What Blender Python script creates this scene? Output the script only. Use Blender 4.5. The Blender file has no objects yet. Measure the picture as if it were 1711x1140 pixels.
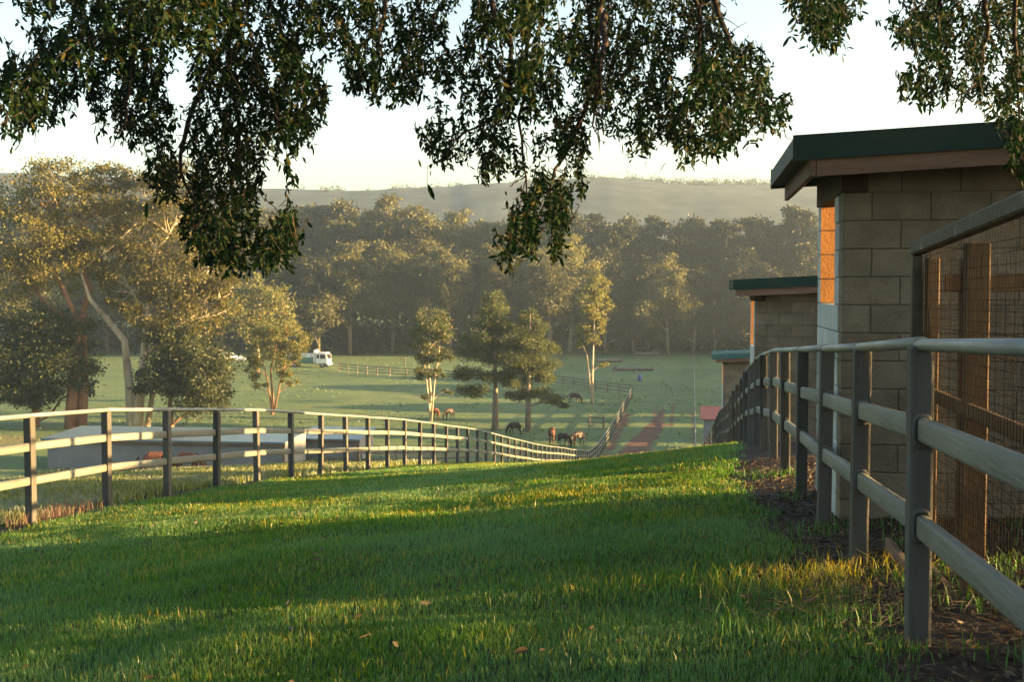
import bpy, math, random
import numpy as np
from mathutils import Vector, Matrix, Euler

# ------------------------------------------------------------------ camera, sky, sun, exposure
# World axes: Y runs along the grass lane, X across it to the right, Z up. The eye is at the origin.
S = bpy.context.scene
COL = S.collection
W_PX, H_PX, F_PX = 1711.0, 1140.0, 1980.0
YAW, PITCH = math.radians(8.67), math.radians(2.545)
cam_d = bpy.data.cameras.new('camera')
cam_d.sensor_width = 36.0
cam_d.lens = 36.0 * F_PX / W_PX
cam_d.clip_start, cam_d.clip_end = 0.05, 5000
cam = bpy.data.objects.new('camera', cam_d)
COL.objects.link(cam)
cam.rotation_euler = (math.pi / 2 - PITCH, 0, YAW)
S.camera = cam

SUN_EL, SUN_BACK = math.radians(7.3), math.radians(-4.0)   # low sun from the right, a touch ahead of square-on
sdir = Vector((math.cos(SUN_BACK) * math.cos(SUN_EL), -math.sin(SUN_BACK) * math.cos(SUN_EL), math.sin(SUN_EL)))
world = bpy.data.worlds.new('World')
S.world = world
world.use_nodes = True
wn = world.node_tree.nodes
wl = world.node_tree.links
bg = wn['Background']
sky = wn.new('ShaderNodeTexSky')
sky.sky_type = 'NISHITA'
sky.sun_disc = False
sky.sun_elevation = SUN_EL
sky.sun_rotation = math.atan2(sdir.x, sdir.y)
sky.air_density, sky.dust_density, sky.ozone_density = 1.0, 1.6, 0.8
wl.new(sky.outputs[0], bg.inputs[0])
bg.inputs[1].default_value = 0.056
sun_d = bpy.data.lights.new('sun', 'SUN')
sun_d.energy = 5.0
sun_d.angle = math.radians(0.5)
sun_d.color = (1.0, 0.64, 0.26)
sun = bpy.data.objects.new('sun', sun_d)
COL.objects.link(sun)
sun.rotation_euler = sdir.to_track_quat('Z', 'Y').to_euler()
sun.location = (30, 0, 30)
S.view_settings.view_transform = 'Standard'
S.view_settings.look = 'None'
S.view_settings.gamma = 1
S.view_settings.use_curve_mapping = False
S.view_settings.exposure = 3.25
S.render.engine = 'CYCLES'
c = S.cycles
c.use_denoising = True
c.max_bounces = 6
c.diffuse_bounces = 3
c.glossy_bounces = 2
c.transmission_bounces = 4
c.transparent_max_bounces = 6
c.volume_bounces = 0
c.use_adaptive_sampling = True
c.adaptive_threshold = 0.02
c.sample_clamp_indirect = 6

rng = np.random.default_rng(11)
random.seed(5)

# ------------------------------------------------------------------ picture -> place helpers
_R = np.array(cam.rotation_euler.to_matrix())
def ray(px, py):
    d = np.array([(px - W_PX / 2) / F_PX, -(py - H_PX / 2) / F_PX, -1.0])
    return _R @ d                      # scaled so that camera depth is 1
def at(px, py, depth):
    return ray(px, py) * depth

# ------------------------------------------------------------------ noise in numpy
_perm = np.random.default_rng(3).random((256, 256))
def vnoise(x, y):
    x = np.asarray(x, float); y = np.asarray(y, float)
    xi = np.floor(x).astype(int); yi = np.floor(y).astype(int)
    fx = x - xi; fy = y - yi
    fx = fx * fx * (3 - 2 * fx); fy = fy * fy * (3 - 2 * fy)
    g = lambda a, b: _perm[a & 255, b & 255]
    return (g(xi, yi) * (1 - fx) + g(xi + 1, yi) * fx) * (1 - fy) + (g(xi, yi + 1) * (1 - fx) + g(xi + 1, yi + 1) * fx) * fy
def fbm(x, y, o=3):
    s = 0; a = 0.5; t = 0
    for k in range(o):
        s = s + a * vnoise(np.asarray(x) * 2 ** k + 17.3 * k, np.asarray(y) * 2 ** k + 5.1 * k); t += a; a *= 0.5
    return s / t - 0.5
def sstep(a, b, x):
    t = np.clip((np.asarray(x, float) - a) / (b - a), 0, 1)
    return t * t * (3 - 2 * t)

# ------------------------------------------------------------------ lie of the land
Rw = [-60, 0, 4.8, 8.2, 12, 16, 20.8, 30, 42, 60, 78, 92, 115, 140, 270, 330, 420, 1200]
Rz = [-.6, -1.27, -1.44, -1.63, -1.83, -2.08, -2.65, -4.05, -5.6, -8.9, -12.3, -13.5, -13.9, -13.5, -13.4, -11.5, -8, -8]
Lw = [-60, 0, 6, 12.3, 15.8, 19.6, 24, 30, 41, 57, 71, 85, 93, 115, 137, 270, 330, 420, 1200]
Lz = [-1.4, -2.05, -2.38, -2.65, -2.93, -3.36, -3.90, -4.66, -6.25, -8.85, -10.95, -13.0, -13.5, -13.9, -13.5, -13.4, -11.5, -8, -8]
def ground_z(u, w):
    u = np.asarray(u, float); w = np.asarray(w, float)
    def sm(xp, fp):                    # rounded interpolation
        k = 1.6
        return (np.interp(w - k, xp, fp) + np.interp(w, xp, fp) * 2 + np.interp(w + k, xp, fp)) / 4
    r = sm(Rw, Rz); l = sm(Lw, Lz)
    slope = np.clip(1 - (w - 55) / 35, 0, 1)
    t = np.clip((u + 7.4) / 8.4, 0, 1)
    z = l * (1 - t) + r * t
    z = z + np.sin(t * math.pi) * (0.03 - 0.17 * sstep(9, 17, w)) * slope                         # the lawn is a little crowned
    z = z + np.where(u < -7.4, -2.3 * sstep(0, 26, -7.4 - u) * np.clip(1 - (w - 70) / 18, 0, 1), 0)
    z = z - np.where(u < -36, 0.10 * (-36 - u) * slope * np.clip((w + 13.4 - 10) / 60, 0, 1) * 0.0, 0)
    z = z + np.where(u > 1, 0.045 * np.minimum(u - 1, 60) * np.clip(1 - (w - 40) / 40, 0, 1), 0)
    # unseen bank added right of the valley: keeps the low sun off the flats
    dips = 0.75 * np.exp(-((w - 109) / 2.6) ** 2) + 0.8 * np.exp(-((w - 123.5) / 2.4) ** 2) + 0.4 * np.exp(-((w - 147) / 3.0) ** 2) + 0.7 * np.exp(-((w - 132) / 2.6) ** 2)
    hb = (13.2 + 5.0 * fbm(w / 9.0, u * 0 + 2.0, 2)) * (1 - 0.75 * np.clip(dips, 0, 1))
    z = z + sstep(38, 60, u) * sstep(62, 86, w) * (1 - sstep(250, 300, w)) * hb
    z = z + 0.06 * fbm(u / 1.7, w / 1.7) + 0.05 * fbm(u / .55 + 3, w / .55, 2) * (1 - sstep(20, 30, w)) * (1 - sstep(0, .6, u)) + 0.5 * fbm(u / 25 + 9, w / 25) * sstep(30, 90, w)
    return z
def gz(u, w):
    return float(ground_z(u, w))
def gp(px, py, dmax=600):
    """the point of the ground seen at a place of the photograph"""
    d = ray(px, py)
    t = np.linspace(3, dmax, 6000)
    h = d[2] * t - ground_z(d[0] * t, d[1] * t)
    k = int(np.argmax(h < 0)) if (h < 0).any() else len(t) - 1
    p = d * t[k]
    return np.array([p[0], p[1], gz(p[0], p[1])])
def valley(px, py):
    """same, but only on the valley floor beyond the slope"""
    d = ray(px, py)
    t = np.linspace(80, 420, 4000)
    h = d[2] * t - ground_z(d[0] * t, d[1] * t)
    k = int(np.argmax(h < 0)) if (h < 0).any() else len(t) - 1
    if k == 0: k = 1
    p = d * t[k]
    return np.array([p[0], p[1], gz(p[0], p[1])])

# ------------------------------------------------------------------ mesh helpers
class MB:
    def __init__(self): self.v = []; self.f = []; self.m = []
    def add(self, vs, fs, mi=0):
        o = len(self.v)
        self.v.extend([tuple(p) for p in vs])
        for q in fs: self.f.append(tuple(i + o for i in q)); self.m.append(mi)
    def box(self, x0, x1, y0, y1, z0, z1, mi=0, M=None):
        vs = [(x0, y0, z0), (x1, y0, z0), (x1, y1, z0), (x0, y1, z0), (x0, y0, z1), (x1, y0, z1), (x1, y1, z1), (x0, y1, z1)]
        if M is not None: vs = [tuple(M @ Vector(p)) for p in vs]
        self.add(vs, [(0, 3, 2, 1), (4, 5, 6, 7), (0, 1, 5, 4), (1, 2, 6, 5), (2, 3, 7, 6), (3, 0, 4, 7)], mi)
    def tube(self, pts, rad, n=6, mi=0, cap=True):
        pts = [Vector(p) for p in pts]
        o = len(self.v); up = Vector((0.31, 0.2, 0.93)).normalized()
        for i, p in enumerate(pts):
            d = (pts[min(i + 1, len(pts) - 1)] - pts[max(i - 1, 0)])
            if d.length < 1e-9: d = Vector((0, 0, 1))
            d.normalize()
            a = d.cross(up)
            if a.length < 0.05: a = d.cross(Vector((1, 0, 0)))
            a.normalize(); b = d.cross(a)
            r = rad[i] if hasattr(rad, '__len__') else rad
            for k in range(n):
                t = 2 * math.pi * k / n
                self.v.append(tuple(p + a * (r * math.cos(t)) + b * (r * math.sin(t))))
        for i in range(len(pts) - 1):
            for k in range(n):
                k2 = (k + 1) % n
                self.f.append((o + i * n + k, o + i * n + k2, o + (i + 1) * n + k2, o + (i + 1) * n + k)); self.m.append(mi)
        if cap:
            self.f.append(tuple(o + k for k in reversed(range(n)))); self.m.append(mi)
            e = o + (len(pts) - 1) * n
            self.f.append(tuple(e + k for k in range(n))); self.m.append(mi)
    def mesh(self, name, mats, smooth=False):
        me = bpy.data.meshes.new(name)
        me.from_pydata(self.v, [], self.f)
        for m in (mats if isinstance(mats, (list, tuple)) else [mats]): me.materials.append(m)
        me.polygons.foreach_set('material_index', self.m)
        if smooth: me.polygons.foreach_set('use_smooth', [True] * len(self.f))
        me.update()
        return me
def np_mesh(name, verts, faces_per, mat, smooth=False):
    """verts (N,3); faces_per: int array (F,k), all of the same size"""
    me = bpy.data.meshes.new(name)
    nv, (nf, k) = len(verts), faces_per.shape
    me.vertices.add(nv); me.vertices.foreach_set('co', np.ascontiguousarray(verts, np.float32).ravel())
    me.loops.add(nf * k); me.loops.foreach_set('vertex_index', np.ascontiguousarray(faces_per, np.int32).ravel())
    me.polygons.add(nf); me.polygons.foreach_set('loop_start', np.arange(0, nf * k, k, dtype=np.int32))
    if smooth: me.polygons.foreach_set('use_smooth', np.ones(nf, bool))
    me.materials.append(mat)
    me.update(calc_edges=True)
    return me
def bevel_mesh(me, w, seg=2):
    import bmesh
    bm = bmesh.new(); bm.from_mesh(me)
    bmesh.ops.bevel(bm, geom=list(bm.edges), offset=w, segments=seg, affect='EDGES', profile=0.6)
    bm.to_mesh(me); bm.free()
    return me
def link(name, data, parent=None, loc=None, rot=None, scale=None, label=None, cat=None, group=None, kind=None):
    o = bpy.data.objects.new(name, data)
    COL.objects.link(o)
    if parent is not None: o.parent = parent
    if loc is not None: o.location = loc
    if rot is not None: o.rotation_euler = rot
    if scale is not None: o.scale = scale
    if label: o['label'] = label
    if cat: o['category'] = cat
    if group: o['group'] = group
    if kind: o['kind'] = kind
    return o
def thing(name, loc, label, cat, rotz=0.0, group=None, scale=None):
    return link(name, None, None, loc, (0, 0, rotz), scale, label, cat, group)

# ------------------------------------------------------------------ materials
def pmat(name, c1, c2, scale=4.0, rough=0.8, bump=0.0, bscale=None, var=0.0, metal=0.0, stretch=(1, 1, 1), spec=0.3,
         c3=None, c3scale=1.5, c3amt=0.55, coat=0.0):
    m = bpy.data.materials.new(name); m.use_nodes = True
    nt = m.node_tree; n = nt.nodes; l = nt.links
    b = n['Principled BSDF']
    geo = n.new('ShaderNodeNewGeometry')
    mp = n.new('ShaderNodeMapping'); mp.inputs['Scale'].default_value = stretch
    l.new(geo.outputs['Position'], mp.inputs['Vector'])
    nz = n.new('ShaderNodeTexNoise'); nz.inputs['Scale'].default_value = scale; nz.inputs['Detail'].default_value = 5
    nz.inputs['Roughness'].default_value = 0.62
    l.new(mp.outputs[0], nz.inputs['Vector'])
    rp = n.new('ShaderNodeMapRange'); rp.inputs[1].default_value = 0.32; rp.inputs[2].default_value = 0.68
    l.new(nz.outputs[0], rp.inputs[0])
    mx = n.new('ShaderNodeMix'); mx.data_type = 'RGBA'
    mx.inputs[6].default_value = (*c1, 1); mx.inputs[7].default_value = (*c2, 1)
    l.new(rp.outputs[0], mx.inputs[0])
    out = mx.outputs[2]
    if c3:
        n3 = n.new('ShaderNodeTexNoise'); n3.inputs['Scale'].default_value = c3scale; n3.inputs['Detail'].default_value = 6
        l.new(mp.outputs[0], n3.inputs['Vector'])
        r3 = n.new('ShaderNodeMapRange'); r3.inputs[1].default_value = c3amt; r3.inputs[2].default_value = c3amt + 0.12
        l.new(n3.outputs[0], r3.inputs[0])
        m3 = n.new('ShaderNodeMix'); m3.data_type = 'RGBA'; m3.inputs[7].default_value = (*c3, 1)
        l.new(out, m3.inputs[6]); l.new(r3.outputs[0], m3.inputs[0]); out = m3.outputs[2]
    if var:
        oi = n.new('ShaderNodeObjectInfo')
        vr = n.new('ShaderNodeMapRange'); vr.inputs[3].default_value = 1 - var; vr.inputs[4].default_value = 1 + var
        l.new(oi.outputs['Random'], vr.inputs[0])
        hs = n.new('ShaderNodeHueSaturation'); l.new(vr.outputs[0], hs.inputs['Value']); l.new(out, hs.inputs['Color']); out = hs.outputs[0]
    l.new(out, b.inputs['Base Color'])
    b.inputs['Roughness'].default_value = rough
    b.inputs['Metallic'].default_value = metal
    b.inputs['Specular IOR Level'].default_value = spec
    if coat: b.inputs['Coat Weight'].default_value = coat
    if bump:
        nb = n.new('ShaderNodeTexNoise'); nb.inputs['Scale'].default_value = bscale or scale * 4; nb.inputs['Detail'].default_value = 5
        l.new(mp.outputs[0], nb.inputs['Vector'])
        bp = n.new('ShaderNodeBump'); bp.inputs['Strength'].default_value = min(1.0, bump); bp.inputs['Distance'].default_value = 0.012
        l.new(nb.outputs[0], bp.inputs['Height']); l.new(bp.outputs[0], b.inputs['Normal'])
    return m
def leafmat(name, c1, c2, trans=0.35, rough=0.5, tcol=None, spec=0.3, pscale=0.6, c3=None, var=0.0, dew=None, tip=None):
    """leaf: diffuse/gloss plus light passing through, colour varying from leaf to leaf"""
    m = bpy.data.materials.new(name); m.use_nodes = True
    nt = m.node_tree; n = nt.nodes; l = nt.links
    b = n['Principled BSDF']; out = n['Material Output']
    geo = n.new('ShaderNodeNewGeometry')
    nz = n.new('ShaderNodeTexNoise'); nz.inputs['Scale'].default_value = pscale; nz.inputs['Detail'].default_value = 2
    l.new(geo.outputs['Position'], nz.inputs['Vector'])
    ad = n.new('ShaderNodeMath'); ad.operation = 'ADD'
    l.new(geo.outputs['Random Per Island'], ad.inputs[0]); l.new(nz.outputs[0], ad.inputs[1])
    ra = n.new('ShaderNodeMapRange'); ra.inputs[1].default_value = 0.35; ra.inputs[2].default_value = 1.25
    l.new(ad.outputs[0], ra.inputs[0])
    mx = n.new('ShaderNodeMix'); mx.data_type = 'RGBA'
    mx.inputs[6].default_value = (*c1, 1); mx.inputs[7].default_value = (*c2, 1)
    l.new(ra.outputs[0], mx.inputs[0]); colr = mx.outputs[2]
    if c3:
        gt = n.new('ShaderNodeMath'); gt.operation = 'GREATER_THAN'; gt.inputs[1].default_value = 0.93
        l.new(geo.outputs['Random Per Island'], gt.inputs[0])
        m3 = n.new('ShaderNodeMix'); m3.data_type = 'RGBA'; m3.inputs[7].default_value = (*c3, 1)
        l.new(gt.outputs[0], m3.inputs[0]); l.new(colr, m3.inputs[6]); colr = m3.outputs[2]
    if tip:
        ta = n.new('ShaderNodeAttribute'); ta.attribute_name = 'tip'
        tm = n.new('ShaderNodeMath'); tm.operation = 'MULTIPLY'; tm.inputs[1].default_value = 1.0; l.new(ta.outputs['Fac'], tm.inputs[0])
        mt = n.new('ShaderNodeMix'); mt.data_type = 'RGBA'; mt.inputs[7].default_value = (*tip, 1)
        l.new(tm.outputs[0], mt.inputs[0]); l.new(colr, mt.inputs[6]); colr = mt.outputs[2]
    if dew:
        nd = n.new('ShaderNodeTexNoise'); nd.inputs['Scale'].default_value = .42; nd.inputs['Detail'].default_value = 5; nd.inputs['Roughness'].default_value = .6
        l.new(geo.outputs['Position'], nd.inputs['Vector'])
        sb = n.new('ShaderNodeMath'); sb.operation = 'MULTIPLY_ADD'; sb.inputs[1].default_value = .30; l.new(geo.outputs['Random Per Island'], sb.inputs[0]); l.new(nd.outputs[0], sb.inputs[2])
        rd = n.new('ShaderNodeMapRange'); rd.inputs[1].default_value = .56; rd.inputs[2].default_value = .84; rd.inputs[4].default_value = .85; l.new(sb.outputs[0], rd.inputs[0])
        md = n.new('ShaderNodeMix'); md.data_type = 'RGBA'; md.inputs[7].default_value = (*dew, 1)
        l.new(rd.outputs[0], md.inputs[0]); l.new(colr, md.inputs[6]); colr = md.outputs[2]
    if var:
        oi = n.new('ShaderNodeObjectInfo')
        vr = n.new('ShaderNodeMapRange'); vr.inputs[3].default_value = 1 - var; vr.inputs[4].default_value = 1 + var
        l.new(oi.outputs['Random'], vr.inputs[0])
        hs = n.new('ShaderNodeHueSaturation'); l.new(vr.outputs[0], hs.inputs['Value']); l.new(colr, hs.inputs['Color']); colr = hs.outputs[0]
    l.new(colr, b.inputs['Base Color'])
    b.inputs['Roughness'].default_value = rough; b.inputs['Specular IOR Level'].default_value = spec
    tr = n.new('ShaderNodeBsdfTranslucent')
    hs = n.new('ShaderNodeHueSaturation'); hs.inputs['Value'].default_value = 1.6; hs.inputs['Saturation'].default_value = 1.1
    l.new(colr, hs.inputs['Color']); l.new(hs.outputs[0], tr.inputs['Color'])
    ms = n.new('ShaderNodeMixShader'); ms.inputs[0].default_value = trans
    l.new(b.outputs[0], ms.inputs[1]); l.new(tr.outputs[0], ms.inputs[2]); l.new(ms.outputs[0], out.inputs['Surface'])
    return m

M_block = pmat('concrete_block', (.130, .106, .074), (.200, .166, .118), 5, .9, .8, 60, .12, c3=(.12, .095, .07), c3scale=1.1, c3amt=.56)
M_mortar = pmat('mortar', (.085, .070, .050), (.135, .112, .080), 12, .95, .5, 60)
M_paleblock = pmat('pale_block', (.36, .385, .375), (.45, .47, .45), 6, .8, .5, 50, .06, c3=(.33, .31, .27), c3scale=1.6, c3amt=.60)  # paler blocks for the lane-facing wall and pier
M_sunlitblock = pmat('sunlit_inner_block', (.105, .044, .011), (.165, .072, .018), 5, .9, .6, 50, .12)  # orange sunlight put into the block colour
M_green = pmat('green_sheet_metal', (.006, .026, .019), (.010, .036, .026), 3, .6, .1, 8, spec=.2, c3=(.016, .034, .025), c3scale=1.3, c3amt=.52)
M_teal = pmat('faded_teal_sheet', (.02, .085, .09), (.03, .11, .115), 3, .45, metal=.1, spec=.5)
M_timber = pmat('rough_timber', (.11, .065, .038), (.20, .125, .075), 3, .85, .6, 30, .15, stretch=(1, 1, .12))
M_fascia = pmat('reddish_fascia', (.12, .068, .045), (.19, .12, .082), 3, .85, .5, 30, .12, stretch=(.3, .3, 3))
M_dark = pmat('dark_oiled_beam', (.03, .02, .014), (.06, .04, .028), 4, .8, .4, 20)
M_post = pmat('weathered_fence_post', (.048, .047, .042), (.088, .083, .072), 7, .72, .7, 45, .16, stretch=(1, 1, .14), c3=(.022, .019, .015), c3scale=1.8, c3amt=.57)
M_rail = pmat('weathered_fence_rail', (.118, .121, .100), (.178, .180, .150), 7, .62, .6, 45, .10, stretch=(1, .15, 1), c3=(.11, .11, .095), c3scale=2.6, c3amt=.58, spec=.45)
M_toprail = pmat('smooth_top_rail', (.155, .163, .148), (.225, .233, .212), 9, .45, .35, 40, .08, stretch=(1, .2, 1), c3=(.12, .125, .11), c3scale=4, c3amt=.6, spec=.55)
M_farrail = pmat('far_fence_timber', (.10, .085, .07), (.17, .15, .125), 2, .85, var=.15)
M_penpost = pmat('pen_timber', (.062, .033, .014), (.115, .064, .028), 3, .8, .6, 30, .15, stretch=(1, 1, .12))
M_pensteel = pmat('pen_weathered_rail', (.034, .030, .021), (.070, .060, .042), 8, .6, .3, 30, c3=(.15, .14, .11), c3scale=5, c3amt=.58)
M_wire = pmat('galvanised_wire', (.014, .010, .007), (.024, .018, .013), 20, .8, spec=.05)
M_corr = pmat('corrugated_zinc', (.10, .15, .19), (.14, .20, .245), 1.2, .4, metal=.25, spec=.5)
M_shedwall = pmat('painted_block_wall', (.17, .17, .175), (.22, .22, .225), .7, .9, .3, 6)
M_redroof = pmat('red_oxide_roof', (.30, .09, .07), (.38, .13, .10), 1.5, .6)
M_white = pmat('white_truck_paint', (.74, .76, .77), (.80, .81, .81), 2, .35, spec=.5, coat=.3)
M_glass = pmat('dark_vehicle_glass', (.02, .025, .03), (.03, .035, .04), 2, .08, spec=.8)
M_rubber = pmat('tyre_rubber', (.015, .015, .015), (.03, .03, .03), 6, .9)
M_steel = pmat('grey_steel', (.22, .22, .22), (.34, .34, .34), 4, .5, metal=.5)
M_tgreen = pmat('green_tipper_body', (.05, .20, .15), (.07, .26, .19), 2, .5)
M_lamp = pmat('headlight_lens', (.7, .7, .68), (.8, .8, .78), 4, .15, spec=.8)
M_blue = pmat('blue_drum_plastic', (.05, .08, .24), (.07, .11, .30), 3, .5)
M_log = pmat('weathered_log', (.13, .11, .09), (.22, .19, .155), 2, .9, .3, 10)
M_bark_w = pmat('pale_gum_bark', (.34, .27, .19), (.56, .47, .36), .8, .8, .4, 6, .1, stretch=(1, 1, .3), c3=(.20, .13, .08), c3scale=.6, c3amt=.58)
M_bark_r = pmat('red_brown_bark', (.17, .085, .05), (.30, .16, .09), 1.2, .9, .6, 6, .1, stretch=(1, 1, .25))
M_bark_f = pmat('forest_bark', (.10, .08, .06), (.20, .165, .12), .5, .85, .4, 4, .15, stretch=(1, 1, .3))
M_bark_g = pmat('grey_pine_bark', (.17, .13, .10), (.27, .21, .16), 1.5, .9, .6, 8, .1, stretch=(1, 1, .3))
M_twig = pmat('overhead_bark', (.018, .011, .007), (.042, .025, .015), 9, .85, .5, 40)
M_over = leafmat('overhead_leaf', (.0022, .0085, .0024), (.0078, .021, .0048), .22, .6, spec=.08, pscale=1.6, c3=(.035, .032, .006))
M_gum = leafmat('gum_leaf', (.050, .053, .015), (.128, .116, .028), .35, .5, pscale=.35, c3=(.14, .105, .03), var=.14)
M_gumd = leafmat('dark_gum_leaf', (.026, .036, .015), (.055, .066, .025), .3, .5, pscale=.35)
M_gumy = leafmat('young_gum_leaf', (.075, .092, .028), (.15, .15, .045), .38, .5, pscale=.4, c3=(.24, .16, .04))
M_gumg = leafmat('green_gum_leaf', (.036, .052, .018), (.085, .098, .032), .35, .5, pscale=.4, c3=(.16, .10, .03))
M_tuft = leafmat('pasture_tuft', (.055, .095, .040), (.105, .150, .066), .3, .6, pscale=.2)
M_pine = leafmat('pine_needle', (.040, .058, .022), (.092, .105, .036), .25, .55, pscale=.5)
M_forest = leafmat('forest_leaf', (.055, .062, .024), (.115, .112, .040), .3, .55, pscale=.12, var=.2)
M_forestd = leafmat('forest_leaf_dark', (.020, .026, .012), (.040, .045, .018), .3, .55, pscale=.12, var=.2)
M_grass = leafmat('lawn_blade', (.006, .056, .005), (.042, .165, .012), .5, .42, spec=.5, pscale=.55, dew=(.130, .235, .095), tip=(.40, .29, .03))  # gold tip colour stands in for sun on the blades
M_pgrass = leafmat('paddock_blade', (.085, .120, .022), (.22, .215, .050), .42, .42, spec=.5, pscale=.4, c3=(.30, .25, .09), dew=(.19, .22, .16), tip=(.24, .22, .05))
M_dry = leafmat('dry_pink_weed', (.10, .055, .038), (.19, .115, .078), .35, .7, pscale=2)
M_litter = leafmat('leaf_litter', (.025, .016, .010), (.075, .05, .03), .1, .7, pscale=3, c3=(.14, .10, .065))
M_straw = leafmat('straw', (.07, .052, .03), (.13, .10, .06), .2, .7, pscale=3)

# ground: grass colour, bare soil and red track where the mesh attribute says so
def ground_mat():
    m = bpy.data.materials.new('ground_turf_and_soil'); m.use_nodes = True
    nt = m.node_tree; n = nt.nodes; l = nt.links; b = n['Principled BSDF']
    geo = n.new('ShaderNodeNewGeometry')
    def noise(sc, det=5, ro=.6):
        k = n.new('ShaderNodeTexNoise'); k.inputs['Scale'].default_value = sc; k.inputs['Detail'].default_value = det; k.inputs['Roughness'].default_value = ro
        l.new(geo.outputs['Position'], k.inputs['Vector']); return k.outputs[0]
    def mapr(s, a, b_, c_=0, d=1):
        k = n.new('ShaderNodeMapRange'); k.inputs[1].default_value = a; k.inputs[2].default_value = b_; k.inputs[3].default_value = c_; k.inputs[4].default_value = d
        l.new(s, k.inputs[0]); return k.outputs[0]
    def mix(f, a, b_):
        k = n.new('ShaderNodeMix'); k.data_type = 'RGBA'; l.new(f, k.inputs[0])
        for s, i in ((a, 6), (b_, 7)):
            if isinstance(s, tuple): k.inputs[i].default_value = (*s, 1)
            else: l.new(s, k.inputs[i])
        return k.outputs[2]
    def attr(nm):
        k = n.new('ShaderNodeAttribute'); k.attribute_name = nm; return k.outputs['Fac']
    def add(a, b_, op='ADD'):
        k = n.new('ShaderNodeMath'); k.operation = op
        for s, i in ((a, 0), (b_, 1)):
            if isinstance(s, (int, float)): k.inputs[i].default_value = s
            else: l.new(s, k.inputs[i])
        return k.outputs[0]
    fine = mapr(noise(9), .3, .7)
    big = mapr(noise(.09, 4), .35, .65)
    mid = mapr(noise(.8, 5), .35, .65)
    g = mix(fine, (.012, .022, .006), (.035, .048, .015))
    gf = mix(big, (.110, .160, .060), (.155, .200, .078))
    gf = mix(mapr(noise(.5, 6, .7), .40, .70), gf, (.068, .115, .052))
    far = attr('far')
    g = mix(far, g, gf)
    wob = mapr(noise(2.2, 6, .7), .25, .75, -.45, .45)
    soil = mapr(add(attr('soil'), wob), .45, .65)
    g = mix(soil, g, mix(fine, (.014, .009, .006), (.045, .029, .019)))
    wob2 = mapr(noise(.55, 6, .75), .25, .75, -.75, .75)
    trk = mapr(add(attr('track'), wob2), .42, .58)
    g = mix(trk, g, mix(mid, (.080, .040, .027), (.150, .082, .054)))
    dry = mapr(add(attr('dry'), wob2), .42, .62)
    g = mix(dry, g, (.19, .165, .075))
    l.new(g, b.inputs['Base Color'])
    b.inputs['Roughness'].default_value = .85; b.inputs['Specular IOR Level'].default_value = .25
    bp = n.new('ShaderNodeBump'); bp.inputs['Strength'].default_value = .9; bp.inputs['Distance'].default_value = .06
    hsum = add(noise(14, 6, .7), add(noise(1.6, 5, .7), 2.0, 'MULTIPLY'))
    l.new(hsum, bp.inputs['Height']); l.new(bp.outputs[0], b.inputs['Normal'])
    return m
M_ground = ground_mat()
M_hill = pmat('wooded_hillside', (.008, .017, .016), (.056, .076, .068), .075, .95, 1, .5, c3=(.07, .09, .08), c3scale=.012, c3amt=.58)

# ------------------------------------------------------------------ ground sheet
def axis(parts):
    out = []
    for a, b, st in parts: out += list(np.arange(a, b, st))
    return np.array(out + [parts[-1][1]])
us = axis([(-840, -200, 40), (-200, -60, 8), (-60, -24, 2), (-24, -9, .6), (-9, 3, .22), (3, 12, .7), (12, 36, 2.5), (36, 64, 1.6), (64, 200, 12), (200, 840, 40)])
ws = axis([(-60, -4, 6), (-4, 3, .6), (3, 24, .22), (24, 60, .6), (60, 160, 1.0), (160, 330, 3.4), (330, 940, 40)])
U, Wg = np.meshgrid(us, ws)
Z = ground_z(U, Wg)
def soil_mask(u, w):
    e = fbm(np.asarray(u) * 1.2, np.asarray(w) * 1.2) * 1.0
    right = sstep(.30, .75, u + e * .8) * np.where(w < 6.3, sstep(.5, .9, u + e * .6), 1) * (1 - sstep(24, 50, w)) * (u < 30)
    near = sstep(.55, .95, u + e * .9) * (1 - sstep(3.8, 5.4, w + e))       # mulch towards the camera
    left = np.exp(-((u + 7.36 + e * .25) / .26) ** 2) * .85 * (w < 60)
    return np.clip(np.maximum(np.maximum(right, near), left), 0, 1)
def track_mask(u, w):
    cx = np.interp(w, [88, 98, 108, 118, 128, 136], [-5.4, -5.0, -4.3, -3.6, -3.3, -3.2])
    hw = np.interp(w, [88, 96, 108, 118, 126, 138], [.9, 1.25, 1.25, 1.05, .5, .0])
    main = np.exp(-((u - cx) / np.maximum(hw, .05)) ** 4) * (w > 84) * (w < 138)
    rut = (np.exp(-((u + 2.1) / .32) ** 2) + np.exp(-((u + 4.0) / .32) ** 2)) * .62 * sstep(100, 120, w) * (1 - sstep(136, 152, w))
    edge = np.exp(-((u + 7.0) / .55) ** 2) * .7 * (w > 60) * (w < 130)
    redge = np.exp(-((u - .1) / .3) ** 2) * .55 * (w > 60) * (w < 130)
    return np.clip(np.maximum(np.maximum(main, rut), np.maximum(edge, redge)), 0, 1)
nw, nu = U.shape
verts = np.stack([U.ravel(), Wg.ravel(), Z.ravel()], 1)
i = np.arange(nw - 1)[:, None] * nu + np.arange(nu - 1)[None, :]
quads = np.stack([i, i + 1, i + 1 + nu, i + nu], -1).reshape(-1, 4)
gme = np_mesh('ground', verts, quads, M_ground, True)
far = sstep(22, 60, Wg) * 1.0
far = np.maximum(far, sstep(-9, -14, -U * -1) * 0 + sstep(9, 22, -U))
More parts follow.
